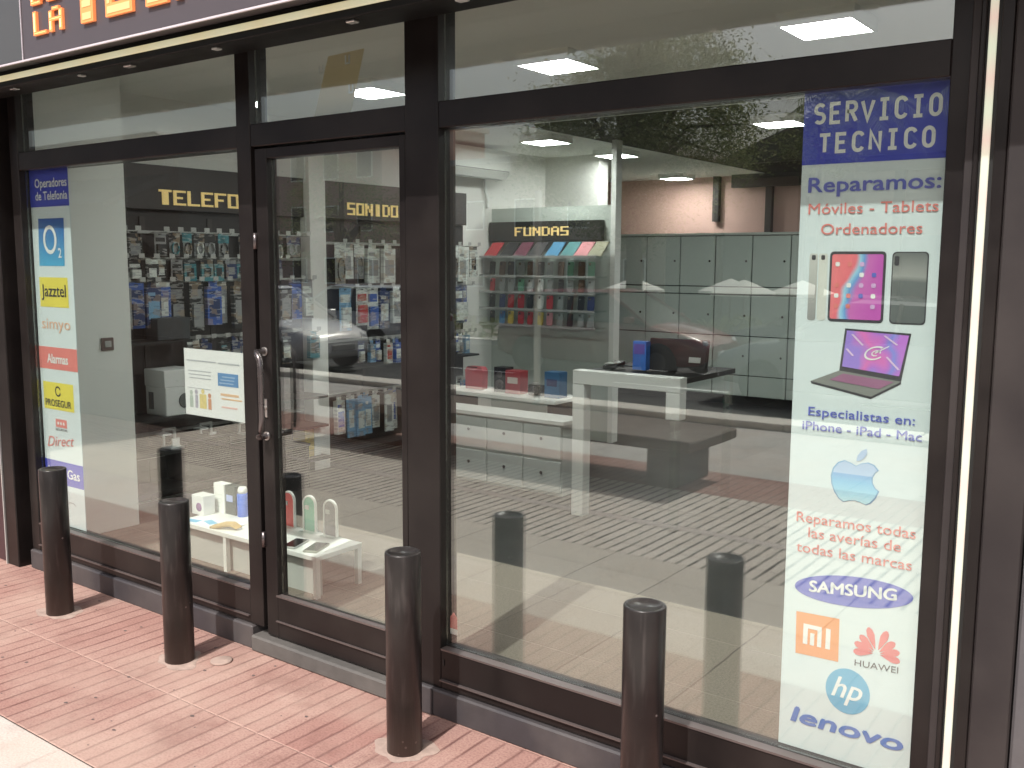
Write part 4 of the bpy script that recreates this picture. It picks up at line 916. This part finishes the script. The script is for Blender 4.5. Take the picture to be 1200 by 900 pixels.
# ------------------------------------------------------------------ COUNTERS
M_cab = mat('white_laminate', (0.66, 0.70, 0.67), 0.4, var=.03)
dc = thing('drawer_cabinet', 'low white cabinet of drawers behind the left part of the big pane', 'cabinet', (-3.8, 2.8, FZ))
MB().box(-4.45, -3.27, 2.60, 2.80, FZ, .535).build('carcass', M_cab, dc); MB().box(-4.47, -3.25, 2.575, 2.81, .5355, .562).build('top', M_white, dc, bevel=.003)
gs_ = thing('goods_shelf', 'long thin white goods shelf on black panels behind the drawer cabinet', 'shelf', (-4.1, 3.2, FZ)); MB().box(-4.60, -3.60, 3.00, 3.35, .585, .612).build('top', M_white, gs_, bevel=.003)
for x in (-4.55, -3.68): MB().box(x, x+.03, 3.03, 3.33, FZ, .5845).build('support_panel', M_black, gs_)
for i in range(4):
    for j, (za, zb) in enumerate(((.10, .30), (.315, .525))):
        x0 = -4.445+i*.2935
        dr = MB().box(x0+.004, x0+.289, 2.583, 2.5995, za, zb).build('drawer', M_cab, dc, bevel=.003)
        MB().lathe([(.009, 2.5725), (.011, 2.575), (.007, 2.5828)], (x0+.147, 0, (za+zb)/2+.02), 14, axis='Y').build('knob', M_darksteel, dr)
zr = .6126
t = thing('bag', 'red rounded tote bag standing on the white goods shelf, leftmost of the goods', 'bag', (-4.42, 3.18, zr))
pts = [(-4.50, 0, 0), (-4.34, 0, 0), (-4.335, 0, .14), (-4.355, 0, .165), (-4.485, 0, .165), (-4.505, 0, .14)]
MB().prism([(x, 3.15, zr+z) for x, y, z in pts], (0, .07, 0)).build('body', mat('bag_red', (.55, .10, .12), .6, var=.1), t, bevel=.006)
MB().box(-4.475, -4.385, 3.148, 3.152, zr+.158, zr+.166).build('handle_slot', M_black, t)
def spk(t, x, y, z, a, d_, h):
    for zz, r in ((.30, .36), (.72, .22)):
        MB().lathe([(a*r, y-d_/2-.0005), (a*r, y-d_/2-.005), (a*r*.75, y-d_/2-.003), (.0001, y-d_/2-.002)], (x, 0, z+h*zz), 20, axis='Y').build('cone', M_darksteel, t)
def lbl(m):
    def f(t, x, y, z, a, d_, h): MB().box(x-a*.34, x+a*.34, y-d_/2-.001, y-d_/2-.0002, z+h*.45, z+h*.72).build('label', m, t)
    return f
carton('loudspeaker', 'black loudspeaker between the red tote bag and the red box', 'speaker', (-4.165, 3.18, zr), (.105, .10, .18), M_blackgloss, spk)
carton('gift_box', 'dark red box beside the black loudspeaker on the white goods shelf', 'box', (-4.035, 3.16, zr), (.13, .10, .165), mat('box_red', (.36, .03, .04), .45, var=.08), lbl(mat('box_pale', (.6, .5, .45), .5)))
carton('blue_carton', 'dark blue box standing left of the white framed desk', 'box', (-3.70, 3.16, zr), (.125, .10, .18), mat('box_blue', (.03, .13, .28), .4, var=.15), lbl(mat('box_navy', (.02, .03, .12), .4)))
t = thing('camera', 'small black camera lying between the red box and the dark blue box', 'camera', (-3.86, 3.16, zr))
MB().box(-3.925, -3.80, 3.14, 3.19, zr, zr+.075).build('body', M_blackgloss, t, bevel=.008); MB().lathe([(.028, 3.09), (.030, 3.1395)], (-3.86, 0, zr+.038), 20, axis='Y').build('lens', M_darksteel, t); MB().box(-3.90, -3.85, 3.145, 3.18, zr+.0752, zr+.088).build('top_plate', M_rail, t, bevel=.003)

dk_ = thing('desk', 'white framed desk in the middle of the shop with a dark monitor on it', 'desk', (-2.6, 2.5, FZ))
MB().box(-2.992, -2.310, 2.27, 2.35, .853, .932).build('front_beam', M_white, dk_, bevel=.003); MB().box(-2.985, -2.315, 2.3505, 3.0, .895, .925).build('top', M_black, dk_, bevel=.003)
MB().box(-2.992, -2.915, 2.272, 2.35, FZ, .8525).build('leg', M_white, dk_, bevel=.003); MB().box(-2.396, -2.312, 2.272, 2.35, .703, .8525).build('leg', M_white, dk_, bevel=.003)
MB().box(-2.375, -2.333, 2.29, 2.335, FZ, .7025).build('clear_leg', M_acrylic, dk_); MB().box(-2.36, -2.32, 2.94, 2.98, FZ, .8945).build('clear_leg', M_acrylic, dk_)
t = thing('monitor', 'black monitor seen from behind on the white framed desk', 'monitor', (-2.46, 2.58, .932))
MB().prism([(-2.66, 2.545, .935), (-2.30, 2.545, .935), (-2.30, 2.575, 1.115), (-2.66, 2.575, 1.115)], (0, .035, 0)).build('screen_back', M_black, t, bevel=.004)
MB().box(-2.50, -2.42, 2.60, 2.64, .9445, 1.03).build('stand', M_black, t); MB().box(-2.56, -2.36, 2.56, 2.72, .9325, .944).build('foot', M_black, t, bevel=.003)
MB().prism([(-2.40, 2.5475, .99), (-2.33, 2.5475, .99), (-2.33, 2.5532, 1.02), (-2.40, 2.5532, 1.02)], (0, -.003, .0005)).build('label', M_rail, t)
def phone_face(t, x, y, z, a, d_, h): MB().box(x-a*.4, x+a*.4, y-d_/2-.001, y-d_/2-.0002, z+h*.55, z+h*.9).build('picture', mat('box_violet', (.12, .09, .40), .4), t)
carton('phone_box', 'bright blue phone box upright beside the monitor on the desk', 'box', (-2.685, 2.52, .9325), (.085, .05, .165), mat('box_bright_blue', (.05, .18, .60), .4, var=.2, scale=14), phone_face)
t = thing('card_reader', 'black card reader with a coiled lead on the desk left of the blue box', 'card reader', (-2.84, 2.45, .9325))
MB().prism([(-2.87, 2.40, .9325), (-2.80, 2.40, .9325), (-2.80, 2.40, .955), (-2.87, 2.40, .955)], (0, .14, .02)).build('body', M_blackgloss, t, bevel=.003); MB().box(-2.86, -2.81, 2.405, 2.47, .9655, .9685).build('keypad', M_rail, t)
MB().tube([(-2.80+.01*math.sin(k*.9), 2.5+.012*math.cos(k*.9), .942+.0006*k) for k in range(14)]+[(-2.74, 2.56, .94), (-2.70, 2.66, .94)], .0035, 6).build('lead', M_black, t)

sc = thing('storage_cabinet', 'long grey green cabinet of square doors at the back of the shop', 'cabinet', (-4.2, 7.2, FZ))
M_gg = mat('grey_green_laminate', (0.56, 0.63, 0.58), 0.4, var=.05, scale=2)
MB().box(-5.90, -1.9, 7.02, 7.5, FZ+.09, 1.82).build('carcass', mat('cabinet_shadow_gap', (.08, .095, .085), .6), sc); MB().box(-5.86, -1.9, 7.06, 7.5, FZ, FZ+.0895).build('kick_board', M_black, sc); MB().box(-5.92, -1.88, 6.98, 7.52, 1.8205, 1.845).build('top', M_gg, sc)
for i in range(10):
    x0 = -5.895+i*.40
    for za, zb in ((.18, .385), (.395, .79), (.80, 1.21), (1.222, 1.29), (1.302, 1.812)):
        dd = MB().box(x0+.005, x0+.394, 6.998, 7.0195, za, zb).build('cabinet_door', M_gg, sc, bevel=.003)
        if zb-za > .3: MB().lathe([(.010, 6.985), (.012, 6.988), (.008, 6.9975)], (x0+.34, 0, (za+zb)/2), 12, axis='Y').build('knob', M_darksteel, dd)

# ------------------------------------------------------------------ WINDOW DISPLAY TABLE
TZ = .276
tb = thing('display_table', 'low white display table just inside the window beside the door', 'table', (-3.58, .5, FZ))
MB().box(-4.075, -3.085, .385, .665, TZ-.022, TZ).build('top', M_white, tb, bevel=.002)
for x in (-4.072, -3.730, -3.110):
    for y in (.39, .64): MB().box(x, x+.022, y, y+.022, FZ, TZ-.0225).build('leg', M_white, tb)
MB().box(-4.05, -3.112, .43, .445, FZ+.002, TZ-.0225).build('front_panel', mat('pale_grey_panel', (.52, .54, .51), .5, var=.05), tb)
def face_y(kind, m):
    def f(t, x, y, z, a, d_, h):
        if kind == 'circle': MB().lathe([(h*.22, y-d_/2-.0003), (h*.22, y-d_/2-.0016), (h*.13, y-d_/2-.002)], (x+a*.12, 0, z+h*.42), 20, axis='Y').build('round_print', m, t)
        if kind == 'label': MB().box(x-a*.38, x+a*.25, y-d_/2-.001, y-d_/2-.0002, z+h*.45, z+h*.68).build('label', m, t)
        if kind == 'lines':
            for k in range(4): MB().box(x-a*.34, x+a*(.10+.06*k), y-d_/2-.001, y-d_/2-.0002, z+h*(.2+.14*k), z+h*(.23+.14*k)).build('print_line', m, t)
    return f
carton('carton', 'square white box with a round purple print on the low display table', 'box', (-4.085, .545, TZ), (.095, .07, .10), M_wbox, face_y('circle', mat('print_purple', (.22, .10, .25), .5)))
carton('carton', 'taller plain white box next to the dark box on the low display table', 'box', (-4.035, .628, TZ), (.085, .05, .15), M_wbox, face_y('lines', MATS['printed_pale_silver']))
carton('carton', 'dark green box with a pale blue label on the low display table', 'box', (-3.955, .635, TZ), (.078, .05, .148), mat('box_dark_green', (.035, .06, .055), .4, var=.2), face_y('label', mat('label_pale_blue', (.35, .42, .70), .5)))
t = thing('spray_can', 'bright blue can with a white cap beside the left door post', 'can', (-3.885, .632, TZ))
MB().lathe([(.026, TZ), (.028, TZ+.004), (.028, TZ+.110), (.024, TZ+.118)], (-3.885, .632, 0), 24).build('can', mat('can_blue', (.04, .16, .66), .3, var=.2), t); MB().lathe([(.023, TZ+.1182), (.024, TZ+.135), (.018, TZ+.150), (.0001, TZ+.151)], (-3.885, .632, 0), 20).build('cap', M_wbox, t)
for k, (x, y, ry, c, lb) in enumerate(((-4.00, .43, .2, (.08, .45, .72), 'blue and white leaflet lying at the left of the low display table'), (-3.90, .455, -.3, (.16, .52, .76), 'second blue leaflet lying askew on the low display table'), (-3.80, .49, .1, (.62, .72, .80), 'pale leaflet lying in front of the blue can'))):
    t = thing('leaflet', lb, 'leaflet', (x, y, TZ)); t.rotation_euler = (0, 0, ry)
    MB().box(x-.06, x+.06, y-.04, y+.04, TZ+.0004+.001*k, TZ+.0012+.001*k).build('sheet', M_twhite, t); MB().box(x-.055, x+.03, y-.022, y+.020, TZ+.0013+.001*k, TZ+.0016+.001*k).build('picture', mat('leaflet_%d' % k, c, .4, var=.2, scale=40), t)
t = thing('strap', 'rolled gold and tan fabric strap lying on the front of the display table', 'strap', (-3.76, .425, TZ))
pts = [(-3.83, .405, TZ+.004), (-3.80, .412, TZ+.010), (-3.76, .425, TZ+.022), (-3.72, .440, TZ+.026), (-3.69, .452, TZ+.010)]
for k in range(3): MB().tube([(p[0], p[1]+.013*k-.01, p[2]+.002*k) for p in pts], [.006, .009, .010, .008, .005], 8).build('band', mat('gold_fabric', (.55, .40, .18), .7, var=.3, scale=60), t)
def stand(x, y, c, lb):
    t = thing('phone_stand', lb, 'phone stand', (x, y, TZ), 'arched phone stands on the display table')
    w, h = .088, .178; n = 14
    def arch(w_, h_): return [(x-w_/2, y, TZ+.006)] + [(x-w_/2*math.cos(PI*k/n), y, TZ+h_-w_/2+w_/2*math.sin(PI*k/n)) for k in range(n+1)] + [(x+w_/2, y, TZ+.006)]
    o, i = arch(w, h), arch(w-.014, h-.007); b = MB()
    for k in range(len(o)-1):
        q = [o[k], o[k+1], i[k+1], i[k]]; b.prism(q, (0, .012, 0))
    b.build('arch_frame', M_white, t); MB().box(x-w/2, x+w/2, y-.025, y+.035, TZ, TZ+.0058).build('base', M_acrylic, t)
    q = arch(w-.016, h-.008); MB().prism([(p[0], y+.004, p[2]+.0005) for p in q], (0, .005, 0)).build('phone', c, t)
    MB().box(x-.030, x-.004, y+.0015, y+.0037, TZ+.108, TZ+.128).build('camera_bump', M_rail, t)
stand(-3.545, .630, mat('phone_coral', (.75, .17, .16), .35, var=.08), 'arched stand with a coral red phone, nearest the door post')
stand(-3.400, .632, mat('phone_green', (.06, .42, .25), .35, var=.08), 'arched stand with a green phone, middle of the three stands')
stand(-3.262, .634, mat('phone_grey', (.22, .21, .21), .35, var=.1), 'arched stand with a dark grey phone, rightmost of the three stands')
def flat_phone(x, y, r, c, lb):
    t = thing('phone', lb, 'phone', (x, y, TZ)); t.rotation_euler = (0, 0, r)
    MB().box(x-.035, x+.035, y-.07, y+.07, TZ+.0005, TZ+.009).build('body', c, t, bevel=.004); MB().box(x-.031, x+.031, y-.062, y+.062, TZ+.0092, TZ+.0097).build('screen', M_blackgloss, t)
flat_phone(-3.46, .455, .5, mat('phone_blue', (.06, .12, .36), .3), 'blue phone lying in front of the coral phone stand')
flat_phone(-3.30, .460, .35, M_rail, 'silver phone lying in front of the green phone stand')
flat_phone(-3.18, .475, .4, mat('phone_olive', (.24, .26, .20), .3), 'dull green phone lying at the right end of the display table')

# ------------------------------------------------------------------ THE STREET BEHIND THE CAMERA (seen in the glass)
tag(MB().poly([(-200,-23.9,-1.182),(200,-23.9,-1.182),(200,-16.2,-0.465),(-200,-16.2,-0.465)]).build('pavement', M_smooth), kind='structure')
tag(MB().poly([(-200,-60,-1.39),(200,-60,-1.39),(200,-24.1,-1.195),(-200,-24.1,-1.195)]).build('terrace_paving', mat('terrace_tiles', (.22, .19, .17), .8, var=.2, scale=2)), kind='structure')
kb = MB()
for k in range(60): kb.box(-60+k*1.5, -60+k*1.5+1.49, -16.18, -15.85, -.55, -.33)
struct('kerb', kb, M_kerb)
# bench
M_conc = mat('brown_concrete', (.15, .115, .095), .8, var=.2, scale=10, bump=.3)
t = thing('bench', 'low brown concrete slab bench mirrored in the big pane', 'bench', (-4.6, -3.7, 0))
MB().box(-6.35, -2.78, -4.05, -3.28, .285, .365).build('slab', M_conc, t, bevel=.012)
for x in (-3.07, -6.05): MB().box(x-.11, x+.11, -3.98, -3.42, 0, .2845).build('pedestal', M_conc, t, bevel=.01)
t = thing('post', 'thin pale grey street post standing at the kerb', 'post', (-5.83, -5.9, 0))
MB().lathe([(.036, 0), (.036, 2.25), (.030, 2.27), (.0001, 2.275)], (-5.83, -5.9, 0), 16).build('pole', M_rail, t); MB().lathe([(.07, 0), (.07, .012), (.05, .02)], (-5.83, -5.9, 0), 16).build('foot', M_steel, t)

t = thing('kiosk', 'dark shuttered street kiosk standing on the pavement, mirrored in the left pane', 'kiosk', (-8.6, -3.4, 0))
M_kk = mat('dark_kiosk_paint', (.020, .021, .019), .5, var=.2)
MB().box(-11.2, -7.50, -3.50, -2.75, 0, 2.45).build('cabin', M_kk, t, bevel=.02)
MB().box(-11.45, -7.35, -3.6, -2.45, 2.4505, 2.62).build('roof', M_kk, t, bevel=.02)
for k in range(5): MB().box(-11.1, -7.6, -2.748, -2.735, .45+.38*k, .47+.38*k).build('trim', M_frame, t)
MB().box(-11.46, -7.34, -2.449, -2.435, 2.50, 2.545).build('roof_trim', M_rail, t)
MB().prism([(-11.0, -2.73, 2.30), (-11.0, -2.10, 2.02), (-11.0, -2.10, 1.98), (-11.0, -2.73, 2.24)], (3.4, 0, 0)).build('awning', M_black, t)

# cars
M_tyre = mat('tyre_rubber', (.02, .02, .02), .85); M_cg = mat('car_window', (.015, .018, .02), .08, spec=.9)
M_hl = mat('headlight_glass', (.6, .62, .62), .12); M_tl = mat('tail_light', (.35, .02, .02), .2)
def car(loc, rot, paint, label, hatch=False):
    t = thing('parked_car', label, 'car', loc, 'cars parked and driving along the street'); ORG[t.name] = (0, 0, 0)
    st = [(-2.08,.44,.72,.70),(-2.0,.27,.86,.80),(-1.75,.22,.93,.85),(-1.0,.20,.955,.875),(-.2,.20,.95,.88),(.5,.20,.935,.88),(1.05,.21,.905,.87),(1.6,.23,.82,.83),(1.95,.26,.70,.76),(2.10,.38,.58,.62)]
    vs = []; fs = []
    def sec(x, zb, zt, w):
        h = zt-zb
        return [(x,-w*.82,zb),(x,-w*.98,zb+.10*h),(x,-w,zb+.45*h),(x,-w*.985,zb+.72*h),(x,-w*.93,zt-.05*h),(x,-w*.80,zt),(x,0,zt+.025),(x,w*.80,zt),(x,w*.93,zt-.05*h),(x,w*.985,zb+.72*h),(x,w,zb+.45*h),(x,w*.98,zb+.10*h),(x,w*.82,zb)]
    for s_ in st: vs += sec(*s_)
    n = 13
    for j in range(len(st)-1):
        for k in range(n): fs.append((j*n+k, (j+1)*n+k, (j+1)*n+(k+1) % n, j*n+(k+1) % n))
    b = MB(); b.add(vs, fs, paint, True); b.add(vs[:n], [tuple(range(n))], paint); b.add(vs[-n:], [tuple(reversed(range(n)))], paint)
    b.build('body', None, t, fix=True)
    rb = -1.55 if hatch else -1.05
    gl = [(-1.95 if hatch else -1.75, .80, .93), (rb, .60, 1.405), (.22, .60, 1.425), (1.10, .77, .90)]
    b = MB(); v = []
    for x, w, z in gl: v += [(x, -w, z), (x, w, z)]
    base = [(-1.95 if hatch else -1.75, -.80, .90), (-1.95 if hatch else -1.75, .80, .90), (1.10, .77, .88), (1.10, -.77, .88)]
    mid = [(rb, -.815, .93), (.22, -.815, .93), (rb, .815, .93), (.22, .815, .93)]
    b.add([(gl[0][0], -.80, .93), (rb, -.60, 1.405), (.22, -.60, 1.425), (1.10, -.77, .90), (.22, -.83, .93), (rb, -.83, .93)], [(0, 5, 1), (5, 4, 2, 1), (4, 3, 2)])
    b.add([(gl[0][0], .80, .93), (rb, .60, 1.405), (.22, .60, 1.425), (1.10, .77, .90), (.22, .83, .93), (rb, .83, .93)], [(0, 1, 5), (5, 1, 2, 4), (4, 2, 3)])
    b.add([(gl[0][0], -.80, .93), (gl[0][0], .80, .93), (rb, .60, 1.405), (rb, -.60, 1.405)], [(0, 3, 2, 1)]); b.add([(.22, -.60, 1.425), (.22, .60, 1.425), (1.10, .77, .90), (1.10, -.77, .90)], [(0, 3, 2, 1)])
    b.build('windows', M_cg, t)
    b = MB()
    b.add([(rb-.04, -.60, 1.40), (rb-.04, .60, 1.40), (.26, .60, 1.42), (.26, -.60, 1.42), (rb+.1, -.52, 1.45), (rb+.1, .52, 1.45), (.1, .52, 1.468), (.1, -.52, 1.468)], [(4, 7, 6, 5), (0, 4, 5, 1), (1, 5, 6, 2), (2, 6, 7, 3), (3, 7, 4, 0), (0, 1, 2, 3)], paint, False)
    for s_ in (-1, 1):
        for a, c_ in (((1.10, .78*s_, .90), (.24, .61*s_, 1.42)), ((gl[0][0], .80*s_, .92), (rb, .61*s_, 1.40)), ((-.42, .835*s_, .93), (-.42, .612*s_, 1.42))): b.tube([a, c_], .03, 6, paint)
    b.build('roof', None, t)
    for x in (-1.30, 1.32):
        for s_ in (-1, 1):
            w = MB().lathe([(.20, .70*s_), (.305, .70*s_), (.315, .74*s_), (.315, .86*s_), (.295, .895*s_), (.20, .90*s_)], (x, 0, .315), 28, M_tyre, axis='Y'); wl = w.build('wheel', None, t, fix=True); ORG[wl.name] = (0, 0, 0)
            MB().lathe([(.20, .885*s_), (.17, .90*s_), (.05, .905*s_), (.0001, .905*s_)], (x, 0, .315), 20, mat('dull_alloy', (.10, .10, .10), .5, metal=.4), axis='Y').build('rim', None, wl)
    for s_ in (-1, 1):
        MB().lathe([(.0001, -.05), (.10, -.03), (.11, .02), (.06, .06)], (2.0, .55*s_, .58), 14, axis='X').build('headlight', M_hl, t, fix=True); MB().box(-2.09, -2.02, .52*s_-.12, .52*s_+.12, .70, .82).build('tail_light', M_tl, t, bevel=.015)
        MB().box(.72, .88, .86*s_, 1.0*s_, .93, 1.04).build('wing_mirror', paint, t, bevel=.02)
    MB().box(2.06, 2.125, -.26, .26, .40, .50).build('number_plate', mat('dusty_plate', (.30, .30, .28), .6), t, bevel=.004)
    t.location = loc; t.rotation_euler = (0, 0, rot)
    return t
def paint(n, c): return mat(n, c, .22, var=.03, coat=.8, spec=.6)
car((-8.75, -12.5, -.41), 0.0, paint('paint_red', (.22, .035, .036)), 'red hatchback parked facing right in the big pane reflection', True)
car((-3.75, -11.0, -.40), PI, paint('paint_grey_green', (.26, .29, .28)), 'grey green saloon parked nose to nose with the red hatchback')
car((-14.4, -9.3, -.405), 0.0, paint('paint_white', (.72, .72, .70)), 'white saloon parked farther left along the kerb than the red hatchback')
car((-15.2, -12.6, -.425), PI, paint('paint_silver', (.52, .53, .54)), 'silver hatchback in the far lane of the road', True)
car((-5.2, -14.2, -.435), PI, paint('paint_dark', (.05, .055, .06)), 'dark saloon in the far lane beyond the red hatchback')

# parasols on the far terrace
M_canvas = mat('white_canvas', (.74, .72, .66), .8, var=.05)
def parasol(x, y, z0, label, r=1.02):
    t = thing('parasol', label, 'parasol', (x, y, z0), 'white parasols on the far terrace')
    zt = 1.02; ze = .62; n = 8
    b = MB(); rim = [(x+r*math.cos(2*PI*k/n+.2), y+r*math.sin(2*PI*k/n+.2), ze) for k in range(n)]
    b.add(rim+[(x, y, zt)], [(k, (k+1) % n, n) for k in range(n)]); low = [(p[0], p[1], p[2]-.09) for p in rim]
    b.add(rim+low, [(k, k+n, (k+1) % n+n, (k+1) % n) for k in range(n)]); b.build('canopy', M_canvas, t)
    MB().lathe([(.028, z0), (.028, zt+.06), (.012, zt+.10)], (x, y, 0), 12).build('pole', M_tree_bark, t); MB().lathe([(.30, z0), (.30, z0+.07), (.05, z0+.09)], (x, y, 0), 20).build('base', M_conc, t)
for k, (x, y, lb) in enumerate(((-15.87, -25.9, 'white parasol left of the others, beside the tree trunk'), (-12.95, -27.0, 'white parasol second from the left, before the porch building'), (-11.75, -25.3, 'white parasol third from the left, partly behind another parasol'), (-10.35, -26.4, 'white parasol rightmost, nearest the edge of the blue headed poster'))): parasol(x, y, -1.215, lb)

# trees
def leaf_mat(name, col):
    m, p = new_mat(name); m.node_tree.nodes.remove(p); out = m.node_tree.nodes['Material Output']
    geo = N(m, 'ShaderNodeNewGeometry'); n = N(m, 'ShaderNodeTexNoise'); n.inputs['Scale'].default_value = 1.6; n.inputs['Detail'].default_value = 4; L(m, geo.outputs['Position'], n.inputs['Vector'])
    c = mixc(m, n.outputs['Fac'], tuple(x*.6 for x in col), tuple(x*1.35 for x in col))
    a = N(m, 'ShaderNodeBsdfDiffuse'); b = N(m, 'ShaderNodeBsdfTranslucent'); L(m, c, a.inputs[0]); L(m, c, b.inputs[0])
    x = N(m, 'ShaderNodeMixShader'); x.inputs[0].default_value = .5; L(m, a.outputs[0], x.inputs[1]); L(m, b.outputs[0], x.inputs[2]); L(m, x.outputs[0], out.inputs[0])
    return m
G1 = leaf_mat('leaf_dark', (.15, .175, .08)); G2 = leaf_mat('leaf_mid', (.22, .24, .12)); G3 = leaf_mat('leaf_light', (.29, .31, .165))
def tree(x, y, z0, h, r, seed, label, leaf=.05, nc=46, per=95, trunk=.2, name='tree'):
    rg = random.Random(seed); t = thing(name, label, 'tree', (x, y, z0))
    zc = z0+h-r*.95
    tr = MB(); tr.tube([(x, y, z0), (x+.05, y, z0+(zc-z0)*.4), (x-.08, y+.05, zc-r*.5), (x, y, zc+r*.1)], [trunk*1.25, trunk, trunk*.8, trunk*.45], 10)
    cl = []
    for k in range(nc):
        while True:
            p = Vector((rg.uniform(-1, 1), rg.uniform(-1, 1), rg.uniform(-1, 1)))
            if .35 < p.length < 1: break
        c = Vector((x+p.x*r*1.0, y+p.y*r*1.0, zc+p.z*r*.92)); cl.append((c, r*rg.uniform(.16, .30)))
        if k % 4 == 0: tr.tube([(x, y, zc-r*.45+rg.uniform(-.3, .4)), tuple(Vector((x, y, zc))*.5+c*.5), tuple(c)], [trunk*.45, trunk*.25, trunk*.08], 6)
    tr.build('trunk', M_tree_bark, t)
    b = MB()
    for c, cr in cl:
        for q in range(per):
            d_ = Vector((rg.gauss(0, 1), rg.gauss(0, 1), rg.gauss(0, .8)))*cr*.62; p = c+d_
            a = Vector((rg.uniform(-1, 1), rg.uniform(-1, 1), rg.uniform(-.8, .5))).normalized(); e = a.cross(Vector((rg.uniform(-1, 1), rg.uniform(-1, 1), rg.uniform(-1, 1)))).normalized()
            s_ = leaf*rg.uniform(.6, 1.3)
            b.add([p-a*s_, p+e*s_*.42, p+a*s_, p-e*s_*.42], [(0, 1, 2, 3)], rg.choice((G1, G1, G2, G2, G3)))
    b.build('crown', None, t)
tree(-11.6, -18.2, -.72, 8.0, 2.75, 5, 'tall dense tree across the road, mirrored in the middle of the big pane', nc=120, per=480)
tree(-8.2, -21.5, -.98, 6.6, 1.1, 8, 'thin tree right of the dense tree across the road', nc=26, per=120, trunk=.1)
tree(-24.0, -20.5, -.90, 6.0, 2.2, 9, 'round tree across the road left of the dense tree', nc=40, per=150)
tree(-33.0, -19.5, -.83, 5.4, 2.0, 10, 'round tree across the road, farthest left of the trees', nc=36, per=150)
def palm(x, y, z0, h, seed, label):
    rg = random.Random(seed); t = thing('palm_tree', label, 'palm tree', (x, y, z0))
    MB().tube([(x, y, z0), (x+.1, y, z0+h*.5), (x+.05, y, z0+h)], [.22, .17, .15], 12).build('trunk', M_tree_bark, t)
    b = MB()
    for k in range(20):
        a = 2*PI*k/20+rg.uniform(-.15, .15); el = rg.uniform(-.1, 1.1); pts = []
        for j in range(9):
            s_ = j/8; rr_ = 1.9*s_; pts.append(Vector((x+.05+rr_*math.cos(a)*math.cos(el*(1-s_*.5)), y+rr_*math.sin(a)*math.cos(el*(1-s_*.5)), z0+h+rr_*math.sin(el)-1.2*s_*s_)))
        for j in range(8):
            p, q = pts[j], pts[j+1]; d_ = (q-p).normalized(); sd = d_.cross(Z3).normalized()
            for u_ in (.2, .5, .8):
                o_ = p.lerp(q, u_); ll = .55*(1-abs(j/8-.4))
                for s2 in (-1, 1): b.add([o_, o_+d_*.05, o_+sd*ll*s2+d_*.3-Z3*.22], [(0, 1, 2)], rg.choice((G1, G2)))
    b.build('fronds', None, t)
palm(-8.6, -24.5, -1.2, 7.0, 3, 'palm tree rising beyond the parasols at the right')
palm(-5.4, -26.0, -1.2, 7.6, 4, 'taller palm tree standing rightmost across the road')

# pink building with a porch, and houses along the far side
M_pk = mat('salmon_render', (.34, .26, .22), .9, var=.06); M_beam = mat('dark_brown_timber', (.06, .042, .034), .7); M_roof = mat('brown_roof_tiles', (.13, .115, .085), .85, var=.3, scale=6)
M_low = mat('grey_green_shaded_wall', (.16, .175, .155), .8, var=.15)  # darker tone paints the shade under an awning on the lower wall
pb = thing('porch_building', 'brown roofed building with a timber porch across the road', 'building', (-10, -36, -1.4))
MB().box(-19.4, -2.0, -42, -35.0, 2.55, 5.05).build('wall', M_pk, pb); MB().box(-19.4, -2.0, -42, -34.95, -1.4, 2.545).build('base_wall', M_low, pb)
MB().prism([(-16.0, -33.3, 5.30), (-16.0, -33.3, 5.62), (-9.2, -33.3, 8.15), (-2.2, -33.3, 5.62), (-2.2, -33.3, 5.30)], (0, -8.8, 0)).build('roof', M_roof, pb)
MB().box(-16.6, -2.0, -33.7, -33.45, 4.75, 5.28).build('beam', M_beam, pb)
for x in (-16.4, -13.0, -9.6): MB().box(x-.16, x+.16, -33.72, -33.44, -1.35, 4.745).build('porch_post', M_beam, pb)
def house(x0, x1, y, h, m, label, seed, rows):
    t = thing('house', label, 'house', ((x0+x1)/2, y, -1.4)); MB().box(x0, x1, y-9, y, -1.4, h).build('wall', m, t); MB().box(x0-.2, x1+.2, y-9.2, y+.25, h+.001, h+.28).build('parapet', M_kerb, t)
    n = max(2, int((x1-x0)/2.6))
    for r_ in range(rows):
        for k in range(n):
            cx = x0+(x1-x0)*(k+.5)/n; z = .2+r_*2.9
            w = MB().box(cx-.6, cx+.6, y+.005, y+.05, z, z+1.5).build('window', M_white, t); MB().box(cx-.52, cx+.52, y+.051, y+.06, z+.08, z+1.42).build('pane', M_blackgloss, w)
house(-36, -20.5, -37, 6.4, mat('cream_render', (.50, .44, .35), .9, var=.1), 'cream two storey house left of the porch building', 1, 2)
house(-58, -37, -36, 9.2, mat('pink_house_render', (.48, .31, .26), .9, var=.1), 'pinkish three storey house left of the cream house', 2, 3)
house(-84, -59, -38, 7.0, mat('grey_house_render', (.36, .34, .32), .9, var=.1), 'grey two storey house farthest left across the road', 3, 2)
house(0, 22, -37, 6.8, MATS['cream_render'], 'cream house right of the porch building', 4, 2)
hd = MB(); rg = random.Random(21)
for k in range(9000):
    x = rg.uniform(-60, 20); z = rg.uniform(-.75, .25)+.12*math.sin(x*1.3); p = Vector((x, -17.6+rg.uniform(-.45, .45), z-.05)); a = Vector((rg.uniform(-1, 1), rg.uniform(-1, 1), rg.uniform(-1, 1))).normalized(); e = a.cross(Vector((.3, .5, .8))).normalized(); s_ = .13
    hd.add([p-a*s_, p+e*s_*.5, p+a*s_, p-e*s_*.5], [(0, 1, 2, 3)], rg.choice((G1, G2)))
tag(hd.build('hedge', None), 'low dark green hedge running along the far side of the road', 'hedge', kind='stuff')
